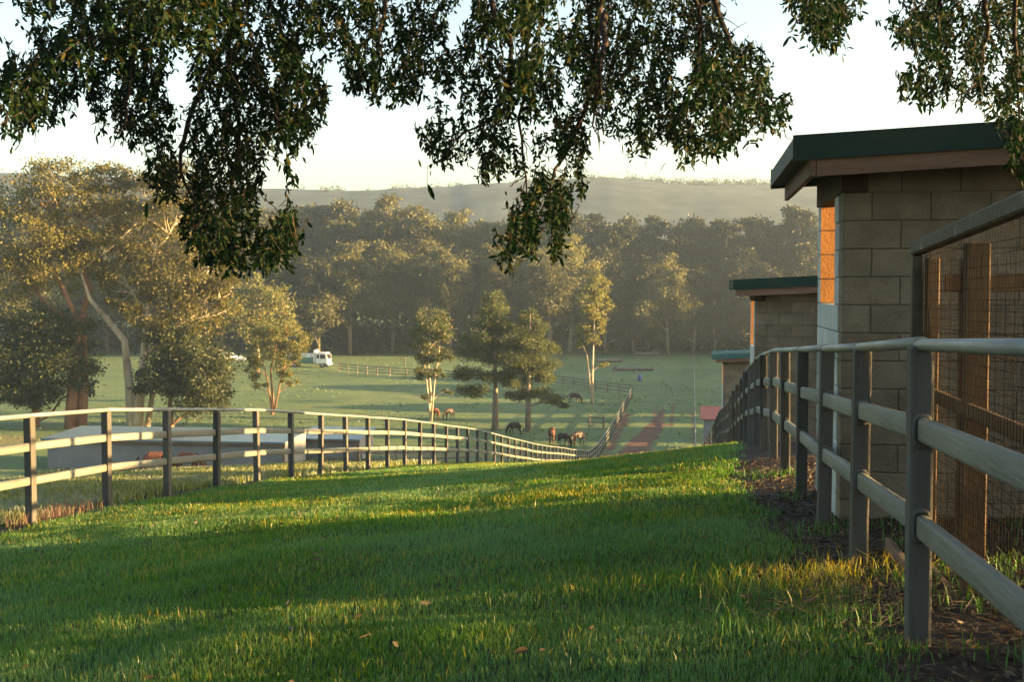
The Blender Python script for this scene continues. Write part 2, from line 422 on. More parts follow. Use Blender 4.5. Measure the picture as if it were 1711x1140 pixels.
for nm, val in (('soil', soil_mask(U, Wg)), ('track', track_mask(U, Wg)), ('far', far),
                ('dry', np.clip(.75 * np.exp(-((Wg - 96) / 5) ** 2) * (U < -8) + .5 * np.exp(-((Wg - 262) / 6) ** 2) * (np.abs(U + 30) < 60), 0, 1))):
    a = gme.attributes.new(nm, 'FLOAT', 'POINT'); a.data.foreach_set('value', val.ravel().astype(np.float32))
link('ground', gme, kind='structure')

# ------------------------------------------------------------------ far ridge
def ridge():
    px = np.linspace(-520, 2250, 220)
    base = np.interp(px, [-520, 0, 240, 480, 600, 760, 860, 980, 1150, 1360, 1711, 2250], [296, 292, 300, 317, 317, 311, 309, 303, 308, 306, 300, 296])
    D = 760
    vs = []; rows = 26
    for r in range(rows):
        t = r / (rows - 1)
        for k, x in enumerate(px):
            d0 = ray(x, base[k]); h = d0 * D
            top = h[2] + 2.0 * float(fbm(x / 30, 3.3)) + 5.0 * float(fbm(x / 170, 7.7, 2))
            s = t ** .8
            dist = 430 + (D - 430) * t
            p = d0 * dist
            z = -9 + (top + 9) * (1 - (1 - t) ** 1.5)
            z += 6.0 * float(fbm(p[0] / 60, p[1] / 45, 3)) * math.sin(math.pi * t)
            vs.append((p[0], p[1], z))
    # the far side falls away again
    for k, x in enumerate(px):
        p = ray(x, base[k]) * (D + 70); vs.append((p[0], p[1], 0))
    rows += 1
    n = len(px)
    i = np.arange(rows - 1)[:, None] * n + np.arange(n - 1)[None, :]
    q = np.stack([i, i + 1, i + 1 + n, i + n], -1).reshape(-1, 4)
    link('hill', np_mesh('hill', np.array(vs), q, M_hill, True), kind='structure')
    return px, base, D
rpx, rbase, RD = ridge()

# ------------------------------------------------------------------ leaf clouds
def leaf_quads(P, D, Lg, Wd, r, fold=0.0):
    """one pointed, slightly folded leaf per row of P: 4 vertices, 2 triangles sharing the midrib"""
    n = len(P)
    D = D / np.linalg.norm(D, axis=1, keepdims=True)
    q = r.normal(size=(n, 3)); s = np.cross(D, q); s /= np.linalg.norm(s, axis=1, keepdims=True) + 1e-9
    nr = np.cross(D, s)
    L = Lg * (0.7 + .6 * r.random(n))[:, None]; Wv = Wd * (0.7 + .6 * r.random(n))[:, None]
    a = P; tip = P + D * L
    m = P + D * L * .45
    l_ = m + s * Wv * .5 + nr * Wv * fold; r_ = m - s * Wv * .5 + nr * Wv * fold
    v = np.stack([a, l_, tip, r_], 1).reshape(-1, 3)
    k = np.arange(n)[:, None] * 4
    f = np.concatenate([k + np.array([[0, 1, 2]]), k + np.array([[0, 2, 3]])], 1).reshape(-1, 3)
    return v, f
def leaf_hex(P, D, Lg, Wd, r, fold=.12):
    n = len(P)
    D = D / np.linalg.norm(D, axis=1, keepdims=True)
    q = r.normal(size=(n, 3)); s = np.cross(D, q); s /= np.linalg.norm(s, axis=1, keepdims=True) + 1e-9
    nr = np.cross(D, s)
    L = Lg * (0.65 + .7 * r.random(n))[:, None]; Wv = Wd * (0.75 + .5 * r.random(n))[:, None]
    cv = (r.random(n)[:, None] - .5) * .25
    pt = lambda t, sd, wf: P + D * L * t + nr * L * (cv * t * t) + s * Wv * (.5 * sd * wf) + nr * Wv * fold * abs(sd) * wf
    v = np.stack([pt(0, 0, 0), pt(.35, 1, .9), pt(.7, 1, .85), pt(1, 0, 0), pt(.7, -1, .85), pt(.35, -1, .9)], 1).reshape(-1, 3)
    k = np.arange(n)[:, None] * 6
    f = np.concatenate([k + np.array([[0, 1, 2, 3]]), k + np.array([[0, 3, 4, 5]])], 1).reshape(-1, 4)
    return v, f

def crown(lobes, r, nclump, nleaf, leaf, width, droop=.6, clump=.11, shell=.55, pine=False):
    """leaf cards in clumps through ellipsoid lobes; returns verts, faces, clump centres per lobe"""
    vs = []; fs = []; off = 0; cc = []
    vol = np.array([(l[3] * l[4] * l[5]) ** (2 / 3) for l in lobes]); vol = vol / vol.sum()
    for l, f in zip(lobes, vol):
        n = max(3, int(round(nclump * f)))
        d = r.normal(size=(n, 3)); d /= np.linalg.norm(d, axis=1, keepdims=True)
        rad = (shell + (1 - shell) * r.random(n) ** .6) * (.85 + .3 * r.random(n))
        c_ = np.array(l[:3]) + d * rad[:, None] * np.array(l[3:6])
        cc.append(c_)
        R = clump * (l[3] + l[4] + l[5]) * (.7 + .7 * r.random(n))
        k = (nleaf * (.6 + .8 * r.random(n))).astype(int)
        idx = np.repeat(np.arange(n), k)
        e = r.normal(size=(len(idx), 3)) * np.array([1, 1, .62])
        P = c_[idx] + e * (R[idx, None] * .62)
        if pine:
            D = e + r.normal(size=e.shape) * .5 + np.array([0, 0, .35])
        else:
            D = r.normal(size=e.shape) * .8 + e * .3 + np.array([0, 0, -droop])
        v, q = leaf_quads(P, D, leaf, width, r, .1)
        vs.append(v); fs.append(q + off); off += len(v)
    return np.concatenate(vs), np.concatenate(fs), cc

def bend(a, b, r, n=6, amp=.06, sag=0.0):
    a = np.array(a, float); b = np.array(b, float); L = np.linalg.norm(b - a)
    pts = []
    j1 = r.normal(size=3) * amp * L; j2 = r.normal(size=3) * amp * L
    for k in range(n):
        t = k / (n - 1)
        p = a * (1 - t) + b * t + j1 * math.sin(math.pi * t) + j2 * math.sin(2 * math.pi * t) * .5
        p[2] -= sag * L * math.sin(math.pi * t)
        pts.append(p)
    return pts

def tree_parts(seed, trunks, lobes, leaf, width, nclump, nleaf, m_bark, m_leaf, droop=.6, clump=.11, shell=.55, pine=False, limb=1.0, sub=3):
    """trunks: list of (points, radii). Limbs run from the trunks to the lobes, twigs on to the clumps."""
    r = np.random.default_rng(seed)
    v, f, cc = crown(lobes, r, nclump, nleaf, leaf, width, droop, clump, shell, pine)
    me_c = np_mesh('crown', v, f, m_leaf)
    mb = MB()
    allp = []
    for pts, rad in trunks:
        mb.tube(pts, rad, 8)
        P = np.array(pts)
        for k in range(len(P) - 1):
            for t in np.linspace(0, 1, 6)[:-1]:
                allp.append((*(P[k] * (1 - t) + P[k + 1] * t), rad[k] * (1 - t) + rad[k + 1] * t))
    allp = np.array(allp)
    for l, c_ in zip(lobes, cc):
        tgt = np.array(l[:3])
        d = allp[:, :3] - tgt
        hor = np.hypot(d[:, 0], d[:, 1])
        want = tgt[2] - (0.15 if pine else .75) * hor - .1 * l[5]
        cost = np.abs(allp[:, 2] - want) + .35 * hor
        a = allp[int(np.argmin(cost))]
        r0 = max(.03, min(a[3] * .7, .022 * np.linalg.norm(tgt - a[:3]) + .03)) * limb
        pts = bend(a[:3], tgt, r, 7, .05, -.02)
        mb.tube(pts, list(np.linspace(r0, r0 * .45, 7)), 6, cap=False)
        for q in c_[r.permutation(len(c_))[:sub]]:
            s = pts[int(r.integers(3, 7))]
            mb.tube(bend(s, q, r, 5, .08), list(np.linspace(r0 * .42, r0 * .12, 5)), 4, cap=False)
    me_t = mb.mesh('trunk', m_bark, True)
    return me_t, me_c

def px_lobes(base, depth, specs, thick=1.0, seed=0):
    """ellipsoid lobes given by where they show in the photograph, at the tree's own distance and with real depth"""
    r = np.random.default_rng(seed + 99)
    out = []
    for (x, y, rx, ry) in specs:
        p = at(x, y, depth) - base
        a = rx / F_PX * depth; b = ry / F_PX * depth
        dep = (a * .9 + b * .3) * thick
        vd = ray(W_PX / 2, H_PX / 2)
        p = p + np.array([vd[0], vd[1], 0]) * (r.random() - .5) * a * 1.1
        out.append((p[0], p[1], p[2], a, dep, b))
    return out

def own_tree(name, label, seed, bpx, bpy, specs, trunks, leaf, width, nclump, nleaf, m_bark, m_leaf, group=None, cat='tree', depth=None, **kw):
    base = valley(bpx, bpy)
    depth = float(base @ (_R @ np.array([0, 0, -1.0])))
    lobes = px_lobes(base, depth, specs, seed=seed)
    tr = []
    for pts, r0, r1 in trunks:
        P = []
        for k, (x, y) in enumerate(pts):
            p = at(x, y, depth + (0 if k == 0 else random.uniform(-.6, .6))) - base
            if k == 0: p[2] = -.3
            P.append(p)
        tr.append((P, list(np.linspace(r0, r1, len(P)))))
        # flare at the foot
        tr[-1][1][0] *= 1.25
    mt, mc = tree_parts(seed, tr, lobes, leaf, width, nclump, nleaf, m_bark, m_leaf, **kw)
    t = thing(name, tuple(base), label, cat, group=group)
    link('trunk', mt, t); link('crown', mc, t)
    return t

# ------------------------------------------------------------------ trees on the valley floor
own_tree('gum_tree', 'tall gum with reddish trunk at the far left, lower boughs dark', 21, 120, 716,
         [(35, 335, 62, 42), (118, 300, 66, 30), (60, 395, 70, 46), (150, 360, 58, 46), (20, 455, 60, 45), (110, 440, 66, 48), (165, 430, 46, 44), (175, 300, 45, 28)],
         [([(120, 716), (122, 640), (130, 560), (150, 480), (120, 400)], .62, .16), ([(135, 716), (142, 640), (140, 560), (100, 470), (60, 400)], .45, .12)],
         .34, .15, 270, 100, M_bark_r, M_gum, shell=.5, clump=.085, sub=9, limb=1.35)
own_tree('gum_tree', 'spreading gum with forked white trunk, sunlit golden crown, behind the grey shed', 22, 222, 716,
         [(235, 320, 58, 40), (300, 365, 52, 48), (225, 395, 56, 46), (350, 440, 48, 52), (285, 455, 58, 48), (335, 515, 56, 42), (215, 480, 50, 42), (385, 490, 26, 34), (255, 530, 46, 34), (300, 300, 40, 34)],
         [([(222, 716), (216, 640), (208, 570), (180, 535), (150, 500), (130, 440)], .5, .1), ([(228, 716), (236, 640), (243, 560), (247, 480), (262, 400)], .5, .12),
          ([(243, 560), (275, 530), (320, 490), (350, 450)], .24, .08)],
         .34, .15, 280, 100, M_bark_w, M_gum, shell=.5, clump=.085, sub=9, limb=1.35)
own_tree('bushy_tree', 'low dark leafy tree right of the forked white gum', 23, 288, 718,
         [(300, 600, 58, 40), (350, 622, 42, 42), (272, 640, 38, 36), (330, 665, 50, 22), (365, 655, 28, 22), (290, 565, 40, 22)],
         [([(286, 718), (284, 670), (296, 600)], .3, .1)], .34, .16, 150, 170, M_bark_r, M_gumd, shell=.3, droop=.3)
own_tree('bushy_tree', 'dense dark leafy tree at the left edge under the red gum', 24, 60, 714,
         [(60, 545, 58, 42), (25, 600, 48, 44), (105, 610, 52, 36), (60, 650, 58, 26), (120, 555, 40, 36), (10, 655, 34, 24), (135, 650, 22, 14)],
         [([(60, 714), (62, 650), (70, 560)], .3, .1)], .34, .16, 190, 170, M_bark_r, M_gumd, shell=.3, droop=.3)
own_tree('small_gum_tree', 'small sunlit gum in front of the white truck', 25, 455, 693,
         [(478, 560, 28, 22), (445, 585, 34, 22), (497, 578, 20, 22), (428, 615, 20, 18), (478, 612, 24, 18), (445, 555, 22, 16), (418, 600, 14, 12), (500, 600, 14, 12), (485, 640, 14, 8), (432, 645, 14, 6)],
         [([(455, 693), (456, 665), (452, 620), (462, 575)], .17, .05), ([(456, 668), (446, 630), (438, 600)], .1, .04), ([(456, 660), (470, 630), (482, 590)], .1, .04)],
         .26, .12, 130, 75, M_bark_r, M_gumy, shell=.45, clump=.095, sub=6)
own_tree('round_gum_tree', 'rounded pale gum behind the small sunlit gum', 26, 430, 622,
         [(432, 500, 44, 30), (458, 520, 30, 34), (405, 515, 30, 34), (435, 545, 46, 28), (470, 550, 18, 24), (420, 478, 26, 18)],
         [([(430, 622), (432, 570), (436, 510)], .3, .1)], .55, .26, 100, 80, M_bark_w, M_gumy, shell=.35)
own_tree('slender_tree', 'slender multi-stemmed tree standing left of the two pines', 27, 720, 704,
         [(722, 538, 24, 22), (702, 560, 18, 24), (741, 560, 14, 28), (716, 592, 26, 18), (744, 598, 14, 12), (705, 622, 20, 9), (746, 655, 9, 5), (712, 660, 10, 7), (735, 625, 14, 8)],
         [([(720, 704), (720, 660), (716, 610), (720, 545)], .16, .05), ([(720, 690), (726, 640), (735, 580)], .11, .04), ([(720, 680), (712, 630), (704, 575)], .1, .04)],
         .26, .12, 120, 75, M_bark_w, M_gumg, shell=.45, clump=.095, sub=6)
own_tree('pine_tree', 'taller of the two spreading pines in the paddock', 28, 827, 720,
         [(826, 500, 16, 12), (828, 520, 26, 13), (820, 540, 32, 13), (840, 552, 30, 11), (808, 566, 36, 12), (846, 580, 30, 11), (797, 592, 36, 10), (835, 604, 34, 9), (783, 622, 26, 7), (822, 628, 26, 6), (790, 655, 30, 7), (772, 628, 14, 6), (845, 632, 22, 6)],
         [([(827, 720), (828, 640), (826, 560), (826, 495)], .3, .04)], .25, .075, 280, 125, M_bark_g, M_pine, shell=.2, clump=.11, sub=12, pine=True, limb=.7)
own_tree('pine_tree', 'shorter of the two spreading pines, with the lower right boughs hanging', 29, 882, 722,
         [(885, 530, 15, 12), (888, 550, 23, 13), (880, 572, 30, 13), (903, 582, 26, 11), (868, 600, 32, 10), (905, 610, 30, 10), (880, 622, 34, 8), (912, 632, 22, 7), (860, 640, 26, 6), (895, 658, 30, 6), (860, 664, 20, 5), (925, 668, 20, 7), (940, 678, 9, 6)],
         [([(882, 722), (883, 650), (886, 580), (886, 525)], .28, .04)], .25, .075, 270, 125, M_bark_g, M_pine, shell=.2, clump=.11, sub=12, pine=True, limb=.7)
own_tree('slim_gum_tree', 'tall slim gum with bare lower trunk and golden crown beyond the pines', 30, 989, 676,
         [(996, 478, 20, 15), (986, 505, 20, 18), (1008, 505, 13, 22), (992, 532, 20, 15), (980, 552, 16, 11), (1003, 545, 12, 14), (971, 574, 11, 9), (992, 568, 14, 8), (1006, 610, 9, 4)],
         [([(989, 676), (990, 620), (992, 560), (995, 480)], .17, .05), ([(990, 618), (981, 595), (975, 578)], .08, .03)],
         .28, .13, 120, 75, M_bark_w, M_gumy, shell=.45, clump=.095, sub=6)

# ------------------------------------------------------------------ forest at the valley's far side
def forest_variant(seed, H, tall, mat, bark):
    r = np.random.default_rng(seed)
    lob = []
    n = 9 if tall else 7
    wid = .25 * H if tall else .30 * H
    lo = .42 if tall else .30
    for k in range(n):
        t = k / (n - 1)
        z = H * (lo + (.93 - lo) * t)
        rr = wid * (1 - .55 * t) * (.25 + .75 * r.random())
        a = k * 2.4 + r.random()
        s = H * (.10 + .05 * r.random()) * (1.1 - .35 * t)
        lob.append((math.cos(a) * rr, math.sin(a) * rr, z, s * 1.15, s * 1.15, s * .8))
    pts = [(0, 0, -.5), (r.normal() * .3, r.normal() * .3, H * .3), (r.normal() * .8, r.normal() * .8, H * .6), (r.normal() * 1., r.normal() * 1., H * .88)]
    return tree_parts(seed, [(pts, [.5, .42, .28, .08])], lob, .62, .32, 150, 125, bark, mat, shell=.4, sub=2, limb=1.2, clump=.115)
FV = [forest_variant(100 + k, 26, True, M_forest, M_bark_f) for k in range(4)] + [forest_variant(120 + k, 22, False, M_forestd, M_bark_f) for k in range(3)]
FH = [26] * 4 + [22] * 3
def forest_tree(px, top, depth, variant, label, group, wide=1.0):
    d = ray(px, 580) * depth
    z = gz(d[0], d[1])
    zt = at(px, top, depth)[2]
    s = (zt - z) / (FH[variant] * .99)
    t = thing('forest_tree', (d[0], d[1], z), label, 'tree', random.uniform(0, 6.28), group, (s * wide, s * wide, s))
    link('trunk', FV[variant][0], t); link('crown', FV[variant][1], t)
GB, GF = 'trees along the back of the far wood', 'trees along the front edge of the far wood'
ZONES = [(130, 'behind the red-trunked gum'), (270, 'behind the forked white gum'), (400, 'behind the golden forked-gum crown'), (490, 'behind the small sunlit gum'), (600, 'above the white truck'), (690, 'left of the slender tree'), (770, 'above the slender tree'), (850, 'above the taller pine'),
         (930, 'above the shorter pine'), (1010, 'above the slim gum'), (1075, 'above the log jumps'), (1150, 'above the lane end'), (1215, 'just left of the middle shelter'), (1290, 'over the middle shelter roof'), (1360, 'beside the nearest shelter eave'), (9999, 'hidden behind the nearest shelter')]
ORD = ['leftmost', 'second', 'third', 'fourth', 'fifth', 'sixth']
def wood_labels(row, kind):
    cnt = {}; out = []
    for e in row:
        z = next(t for lim, t in ZONES if e[0] < lim); cnt.setdefault(z, []).append(e[0])
    for e in row:
        z = next(t for lim, t in ZONES if e[0] < lim); l = sorted(cnt[z])
        o = '' if len(l) == 1 else ORD[l.index(e[0])] + ' '
        out.append(o + kind(e) + ' of the far wood ' + z)
    return out
back = [(-70, 350), (-20, 330), (40, 345), (95, 330), (150, 338), (205, 345), (260, 350), (310, 352), (360, 352), (405, 350), (452, 352), (503, 352), (548, 343), (596, 345), (643, 329), (690, 342), (735, 348), (766, 354), (797, 366), (824, 376), (858, 368),
        (900, 360), (940, 357), (968, 360), (1000, 380), (1030, 376), (1056, 368), (1090, 372), (1128, 371), (1168, 367), (1204, 374), (1242, 361), (1282, 372), (1330, 357), (1352, 375), (1395, 370), (1440, 366), (1490, 372)]
bl = wood_labels(back, lambda e: ('dark broad' if e[0] > 870 else 'tall gum') + ' back-row tree')
for k, (x, y) in enumerate(back):
    forest_tree(x, y + random.gauss(0, 5), 268 + 14 * ((k * 7) % 5) / 4, (4 + k % 3) if x > 870 else k % 4, bl[k], GB, random.uniform(.85, 1.25))
front = [(-30, 440, 0), (40, 430, 1), (110, 420, 2), (180, 430, 3), (250, 425, 0), (320, 430, 1), (370, 430, 2), (497, 428, 4), (532, 455, 5), (585, 420, 1), (655, 405, 2), (705, 430, 3), (752, 425, 0), (790, 440, 4), (832, 405, 1), (880, 430, 5),
         (918, 432, 2), (1012, 452, 6), (1058, 500, 4), (1080, 440, 5), (1116, 410, 1), (1158, 448, 6), (1195, 440, 4), (1232, 446, 5), (1272, 430, 6), (1312, 440, 4), (1350, 430, 5), (1400, 430, 6)]
fl = wood_labels(front, lambda e: ('bushy dark' if e[2] > 3 else 'pale gum') + ' front-row tree')
for k, (x, y, v) in enumerate(front):
    forest_tree(x, y + random.gauss(0, 14), 238 + 10 * ((k * 5) % 4) / 3, v, fl[k], GF, random.uniform(.85, 1.3))
own_tree('rounded_gum_tree', 'big rounded gum with bright right edge behind the pines, at the wood edge', 31, 952, 588,
         [(948, 412, 28, 20), (965, 440, 34, 26), (930, 440, 32, 28), (985, 470, 24, 28), (950, 480, 44, 30), (915, 490, 34, 30), (990, 505, 16, 24), (960, 520, 34, 22)],
         [([(952, 588), (955, 530), (952, 470), (950, 420)], .4, .12), ([(918, 588), (925, 530), (918, 490)], .22, .1)], .52, .27, 150, 150, M_bark_w, M_gumy, shell=.5, clump=.10)
own_tree('round_topped_tree', 'small round-topped tree standing left of the truck at the wood edge', 32, 530, 590,
         [(532, 482, 20, 17), (520, 500, 14, 14), (545, 500, 12, 14), (532, 512, 16, 8)], [([(530, 590), (532, 540), (532, 490)], .25, .1)], .5, .22, 40, 70, M_bark_w, M_gumy, shell=.4)

def understory():
    r = np.random.default_rng(77)
    vs = []; fs = []; off = 0
    n = 300
    for k in range(n):
        px = r.uniform(-90, 1460); d = ray(px, 580) * r.uniform(246, 300)
        h = r.uniform(2.5, 9); z = gz(d[0], d[1])
        P = np.array([d[0], d[1], z + h * .5]) + r.normal(size=(70, 3)) * np.array([2.2, 2.2, h * .3])
        P[:, 2] = np.maximum(P[:, 2], z + .1)
        v, f = leaf_quads(P, r.normal(size=(70, 3)) + np.array([0, 0, -.2]), 1.3, .8, r, .1)
        vs.append(v); fs.append(f + off); off += len(v)
    link('forest_understory', np_mesh('forest_understory', np.concatenate(vs), np.concatenate(fs), M_forestd),
         label='dark undergrowth between the trunks of the far wood', cat='undergrowth', kind='stuff')
understory()
def skyline():
    r = np.random.default_rng(78)
    vs = []; fs = []; off = 0
    for k in range(420):
        px = r.uniform(-200, 1500) if k % 3 else r.uniform(880, 1400)
        den = float(fbm(px / 40, 8.8)) + (.18 if px > 850 else -.02)
        if den < 0: continue
        D = r.uniform(700, 762)
        y = np.interp(px, rpx, rbase)
        p = at(px, y + 1.0, D) if D > 745 else at(px, y + 3, D)
        p[2] += 5.0 * float(fbm(px / 170, 7.7, 2))
        h = r.uniform(2.0, 6.5)
        P = p + np.array([0, 0, h * .4]) + r.normal(size=(40, 3)) * np.array([h * .35, h * .35, h * .28])
        v, f = leaf_quads(P, r.normal(size=(40, 3)), 1.0, .7, r, .1)
        vs.append(v); fs.append(f + off); off += len(v)
    link('ridge_scrub', np_mesh('ridge_scrub', np.concatenate(vs), np.concatenate(fs), M_forestd),
         label='tiny far trees and scrub along the hazy ridge', cat='scrub', kind='stuff')
skyline()

# ------------------------------------------------------------------ fences
def post_mesh(name, mat, sx, sy, h, deep=.35, bev=.012):
    b = MB(); b.box(-sx / 2, sx / 2, -sy / 2, sy / 2, -deep, h)
    me = b.mesh(name, mat)
    return bevel_mesh(me, bev) if bev else me
def rail_mesh(name, mat, t, h, bev=.012):
    """unit length along Y"""
    n = 10; b = MB()
    if bev == 'round':
        pts = [(t / 2 * math.cos(a), h / 2 * math.sin(a)) for a in np.linspace(0, 2 * math.pi, 12, endpoint=False)]
    else:
        e = bev; pts = []
        for cx, cz, a0 in ((t / 2 - e, h / 2 - e, 0), (-t / 2 + e, h / 2 - e, 90), (-t / 2 + e, -h / 2 + e, 180), (t / 2 - e, -h / 2 + e, 270)):
            for a in (0, 45, 90):
                q = math.radians(a0 + a); pts.append((cx + e * math.cos(q), cz + e * math.sin(q)))
    k = len(pts)
    vs = [(x, 0, z) for x, z in pts] + [(x, 1, z) for x, z in pts]
    b.add(vs, [(i, i + k, (i + 1) % k + k, (i + 1) % k) for i in range(k)] + [tuple(range(k)), tuple(reversed(range(k, 2 * k)))])
    me = b.mesh(name, mat, True)
    me.polygons[-1].use_smooth = False; me.polygons[-2].use_smooth = False
    return me
def rail_obj(me, parent, a, b, org, name='rail'):
    a = Vector(a); b = Vector(b); d = b - a
    yaw = math.atan2(-d.x, d.y); pit = math.atan2(d.z, math.hypot(d.x, d.y))
    return link(name, me, parent, a - org, (pit, 0, yaw), (1, d.length, 1))
def fence(name, label, path, spacing, me_post, me_rails, heights, jitter=.0, seed=1, dz=None):
    r = random.Random(seed)
    # walk the path
    pts = []; acc = 0; sp = spacing if callable(spacing) else (lambda w: spacing)
    pos = np.array(path[0], float); seg = 0
    pts.append(pos.copy())
    while seg < len(path) - 1:
        step = sp(pos[1])
        while seg < len(path) - 1:
            e = np.array(path[seg + 1], float); dd = np.linalg.norm(e - pos)
            if dd > step: pos = pos + (e - pos) / dd * step; step = 0; break
            step -= dd; pos = e; seg += 1
        if step == 0: pts.append(pos.copy())
    ends = [Vector((p[0], p[1], gz(p[0], p[1]))) for p in pts]
    org = ends[0].copy()
    t = thing(name, org, label, 'fence')
    for k, p in enumerate(ends):
        n = ends[min(k + 1, len(ends) - 1)] - ends[max(k - 1, 0)]
        link('post', me_post, t, p - org, (r.gauss(0, jitter), r.gauss(0, jitter), math.atan2(-n.x, n.y)))
    for k in range(len(ends) - 1):
        for h, me in zip(heights, me_rails):
            rail_obj(me, t, ends[k] + Vector((0, 0, h + r.gauss(0, jitter * .35))), ends[k + 1] + Vector((0, 0, h + r.gauss(0, jitter * .35))), org,
                     'top_rail' if h == heights[0] else 'rail')
    return t, ends
P_near = post_mesh('post', M_post, .092, .105, 1.225)
R_mid = rail_mesh('rail', M_rail, .046, .098, .014)
R_top = rail_mesh('top_rail', M_toprail, .066, .052, 'round')
HT = (1.238, .885, .50)
RIGHT_PATH = [(.92, 1.5), (.92, 46), (.3, 78), (.25, 236)]
LEFT_PATH = [(-7.36, 12.3 - 1.75 * 4), (-7.36, 147.5)]
tR, endsR = fence('paddock_fence', 'grey rail fence on the right, running past the block shelters', RIGHT_PATH, lambda w: 1.75 if w < 47 else 3.6, P_near, (R_top, R_mid, R_mid), HT, .012, 3)
tL, endsL = fence('paddock_fence', 'long sunlit rail fence on the left, dipping into the valley', LEFT_PATH, 1.75, P_near, (R_top, R_mid, R_mid), HT, .007, 4)
# slots in the nearest posts of the right fence where the rails pass through
def collar():
    b = MB(); n = 16; out = []
    for s, (rx, rz) in ((0, (.028, .056)), (1, (.040, .070))):
        for k in range(n):
            a = 2 * math.pi * k / n
            out.append((rx * math.copysign(abs(math.cos(a)) ** .6, math.cos(a)), -.006 if s == 0 else 0, rz * math.copysign(abs(math.sin(a)) ** .6, math.sin(a))))
    out += [(x, -.012 if i >= n else -.012, z) for i, (x, y, z) in enumerate(out)]
    fs = []
    for k in range(n):
        k2 = (k + 1) % n
        fs += [(2 * n + k, 2 * n + k2, 3 * n + k2, 3 * n + k), (n + k, 3 * n + k, 3 * n + k2, n + k2)]
    b.add(out, fs)
    return b.mesh('rail_collar', M_post, True)
me_col = collar()
for ch in [o for o in tR.children if o.name.startswith('post')][:9]:
    for h in HT[1:]:
        link('rail_collar', me_col, ch, (0, -.0535, h))
P_far = post_mesh('post', M_farrail, .14, .14, 1.3, bev=0)
R_far = rail_mesh('rail', M_farrail, .06, .12, .012)
def vpath(lst): return [tuple(valley(x, y)[:2]) for x, y in lst]
fence('cross_fence', 'dark post and rail fence crossing the field below the white truck', [(-7.5, 149)] + vpath([(940, 645), (850, 639), (740, 634), (640, 628), (558, 620)]), 3.0, P_far, (R_far, R_far, R_far), (1.25, .85, .45), .01, 6)
fence('short_fence', 'short dark rail fence joining the long left fence above the grazing horses', vpath([(985, 716), (1016, 718)]), 1.6, P_far, (R_far, R_far), (1.1, .6), .01, 7)
fence('yard_fence', 'low dark rail fence in the valley behind the left fence, beside the sheds', vpath([(604, 782), (690, 781), (780, 778)]), 2.6, P_far, (R_far, R_far), (1.1, .6), .01, 8)
fence('field_end_fence', 'thin fence along the foot of the wood at the lane end', [tuple(valley(1160, 586)[:2]), tuple(valley(1250, 586)[:2])], 4.0, P_far, (R_far, R_far), (1.2, .7), .01, 9)

# ------------------------------------------------------------------ block shelters
BL, BH, BT = .40, .20, .19
def one_block(name, mat, sx, sy, sz):
    b = MB(); b.box(-sx / 2, sx / 2, -sy / 2, sy / 2, -sz / 2, sz / 2)
    return bevel_mesh(b.mesh(name, mat), .006, 1)
blk = {(m.name, l): one_block('block', m, l - .006, BT, BH - .006) for m in (M_block, M_paleblock, M_sunlitblock) for l in (BL, BL / 2)}
def block_wall(parent, name, mat, a, b, z0, ncourse, hole=None, start=0, core=True):
    """blocks laid in running bond from point a to b (local x,y) with a recessed mortar core; hole=(s0,s1,z0,z1)"""
    a = Vector((*a, 0)); b = Vector((*b, 0)); d = b - a; L = d.length; d.normalize()
    yaw = math.atan2(d.y, d.x)
    core_mb = MB(); M = Matrix.Translation(a) @ Matrix.Rotation(yaw, 4, 'Z')
    segs = [(0.004, L - .004, z0, z0 + ncourse * BH - .006)]
    if hole:
        h0, h1, hz0, hz1 = hole
        segs = [(.004, h0 - .004, z0, z0 + ncourse * BH - .006), (h1 + .004, L - .004, z0, z0 + ncourse * BH - .006), (h0 - .004, h1 + .004, z0, hz0 - .006)]
        if hz1 < z0 + ncourse * BH - .01: segs.append((h0 - .004, h1 + .004, hz1, z0 + ncourse * BH - .006))
    for s in segs:
        if s[1] > s[0] + .01: core_mb.box(s[0], s[1], -BT / 2 + .009, BT / 2 - .009, s[2], s[3], 0, M)
    w = link(name, core_mb.mesh('mortar_core', M_mortar), parent)
    for k in range(ncourse):
        zc = z0 + (k + .5) * BH
        runs = [(0, L)]
        if hole and hole[2] - .01 <= z0 + k * BH and z0 + (k + 1) * BH <= hole[3] + .01: runs = [(0, hole[0]), (hole[1], L)]
        for s0, s1 in runs:
            x = s0; first = True
            while x < s1 - .05:
                l = BL
                if first and (k + start) % 2: l = BL / 2
                first = False
                l = min(l, s1 - x)
                me = blk[(mat.name, BL if l > .3 else BL / 2)]
                base = BL if l > .3 else BL / 2
                p = M @ Vector((x + l / 2, random.uniform(-.0015, .0015), zc))
                link('block', me, w, p, (0, 0, yaw), ((l - .006) / (base - .006), 1, 1))
                x += l
    return w
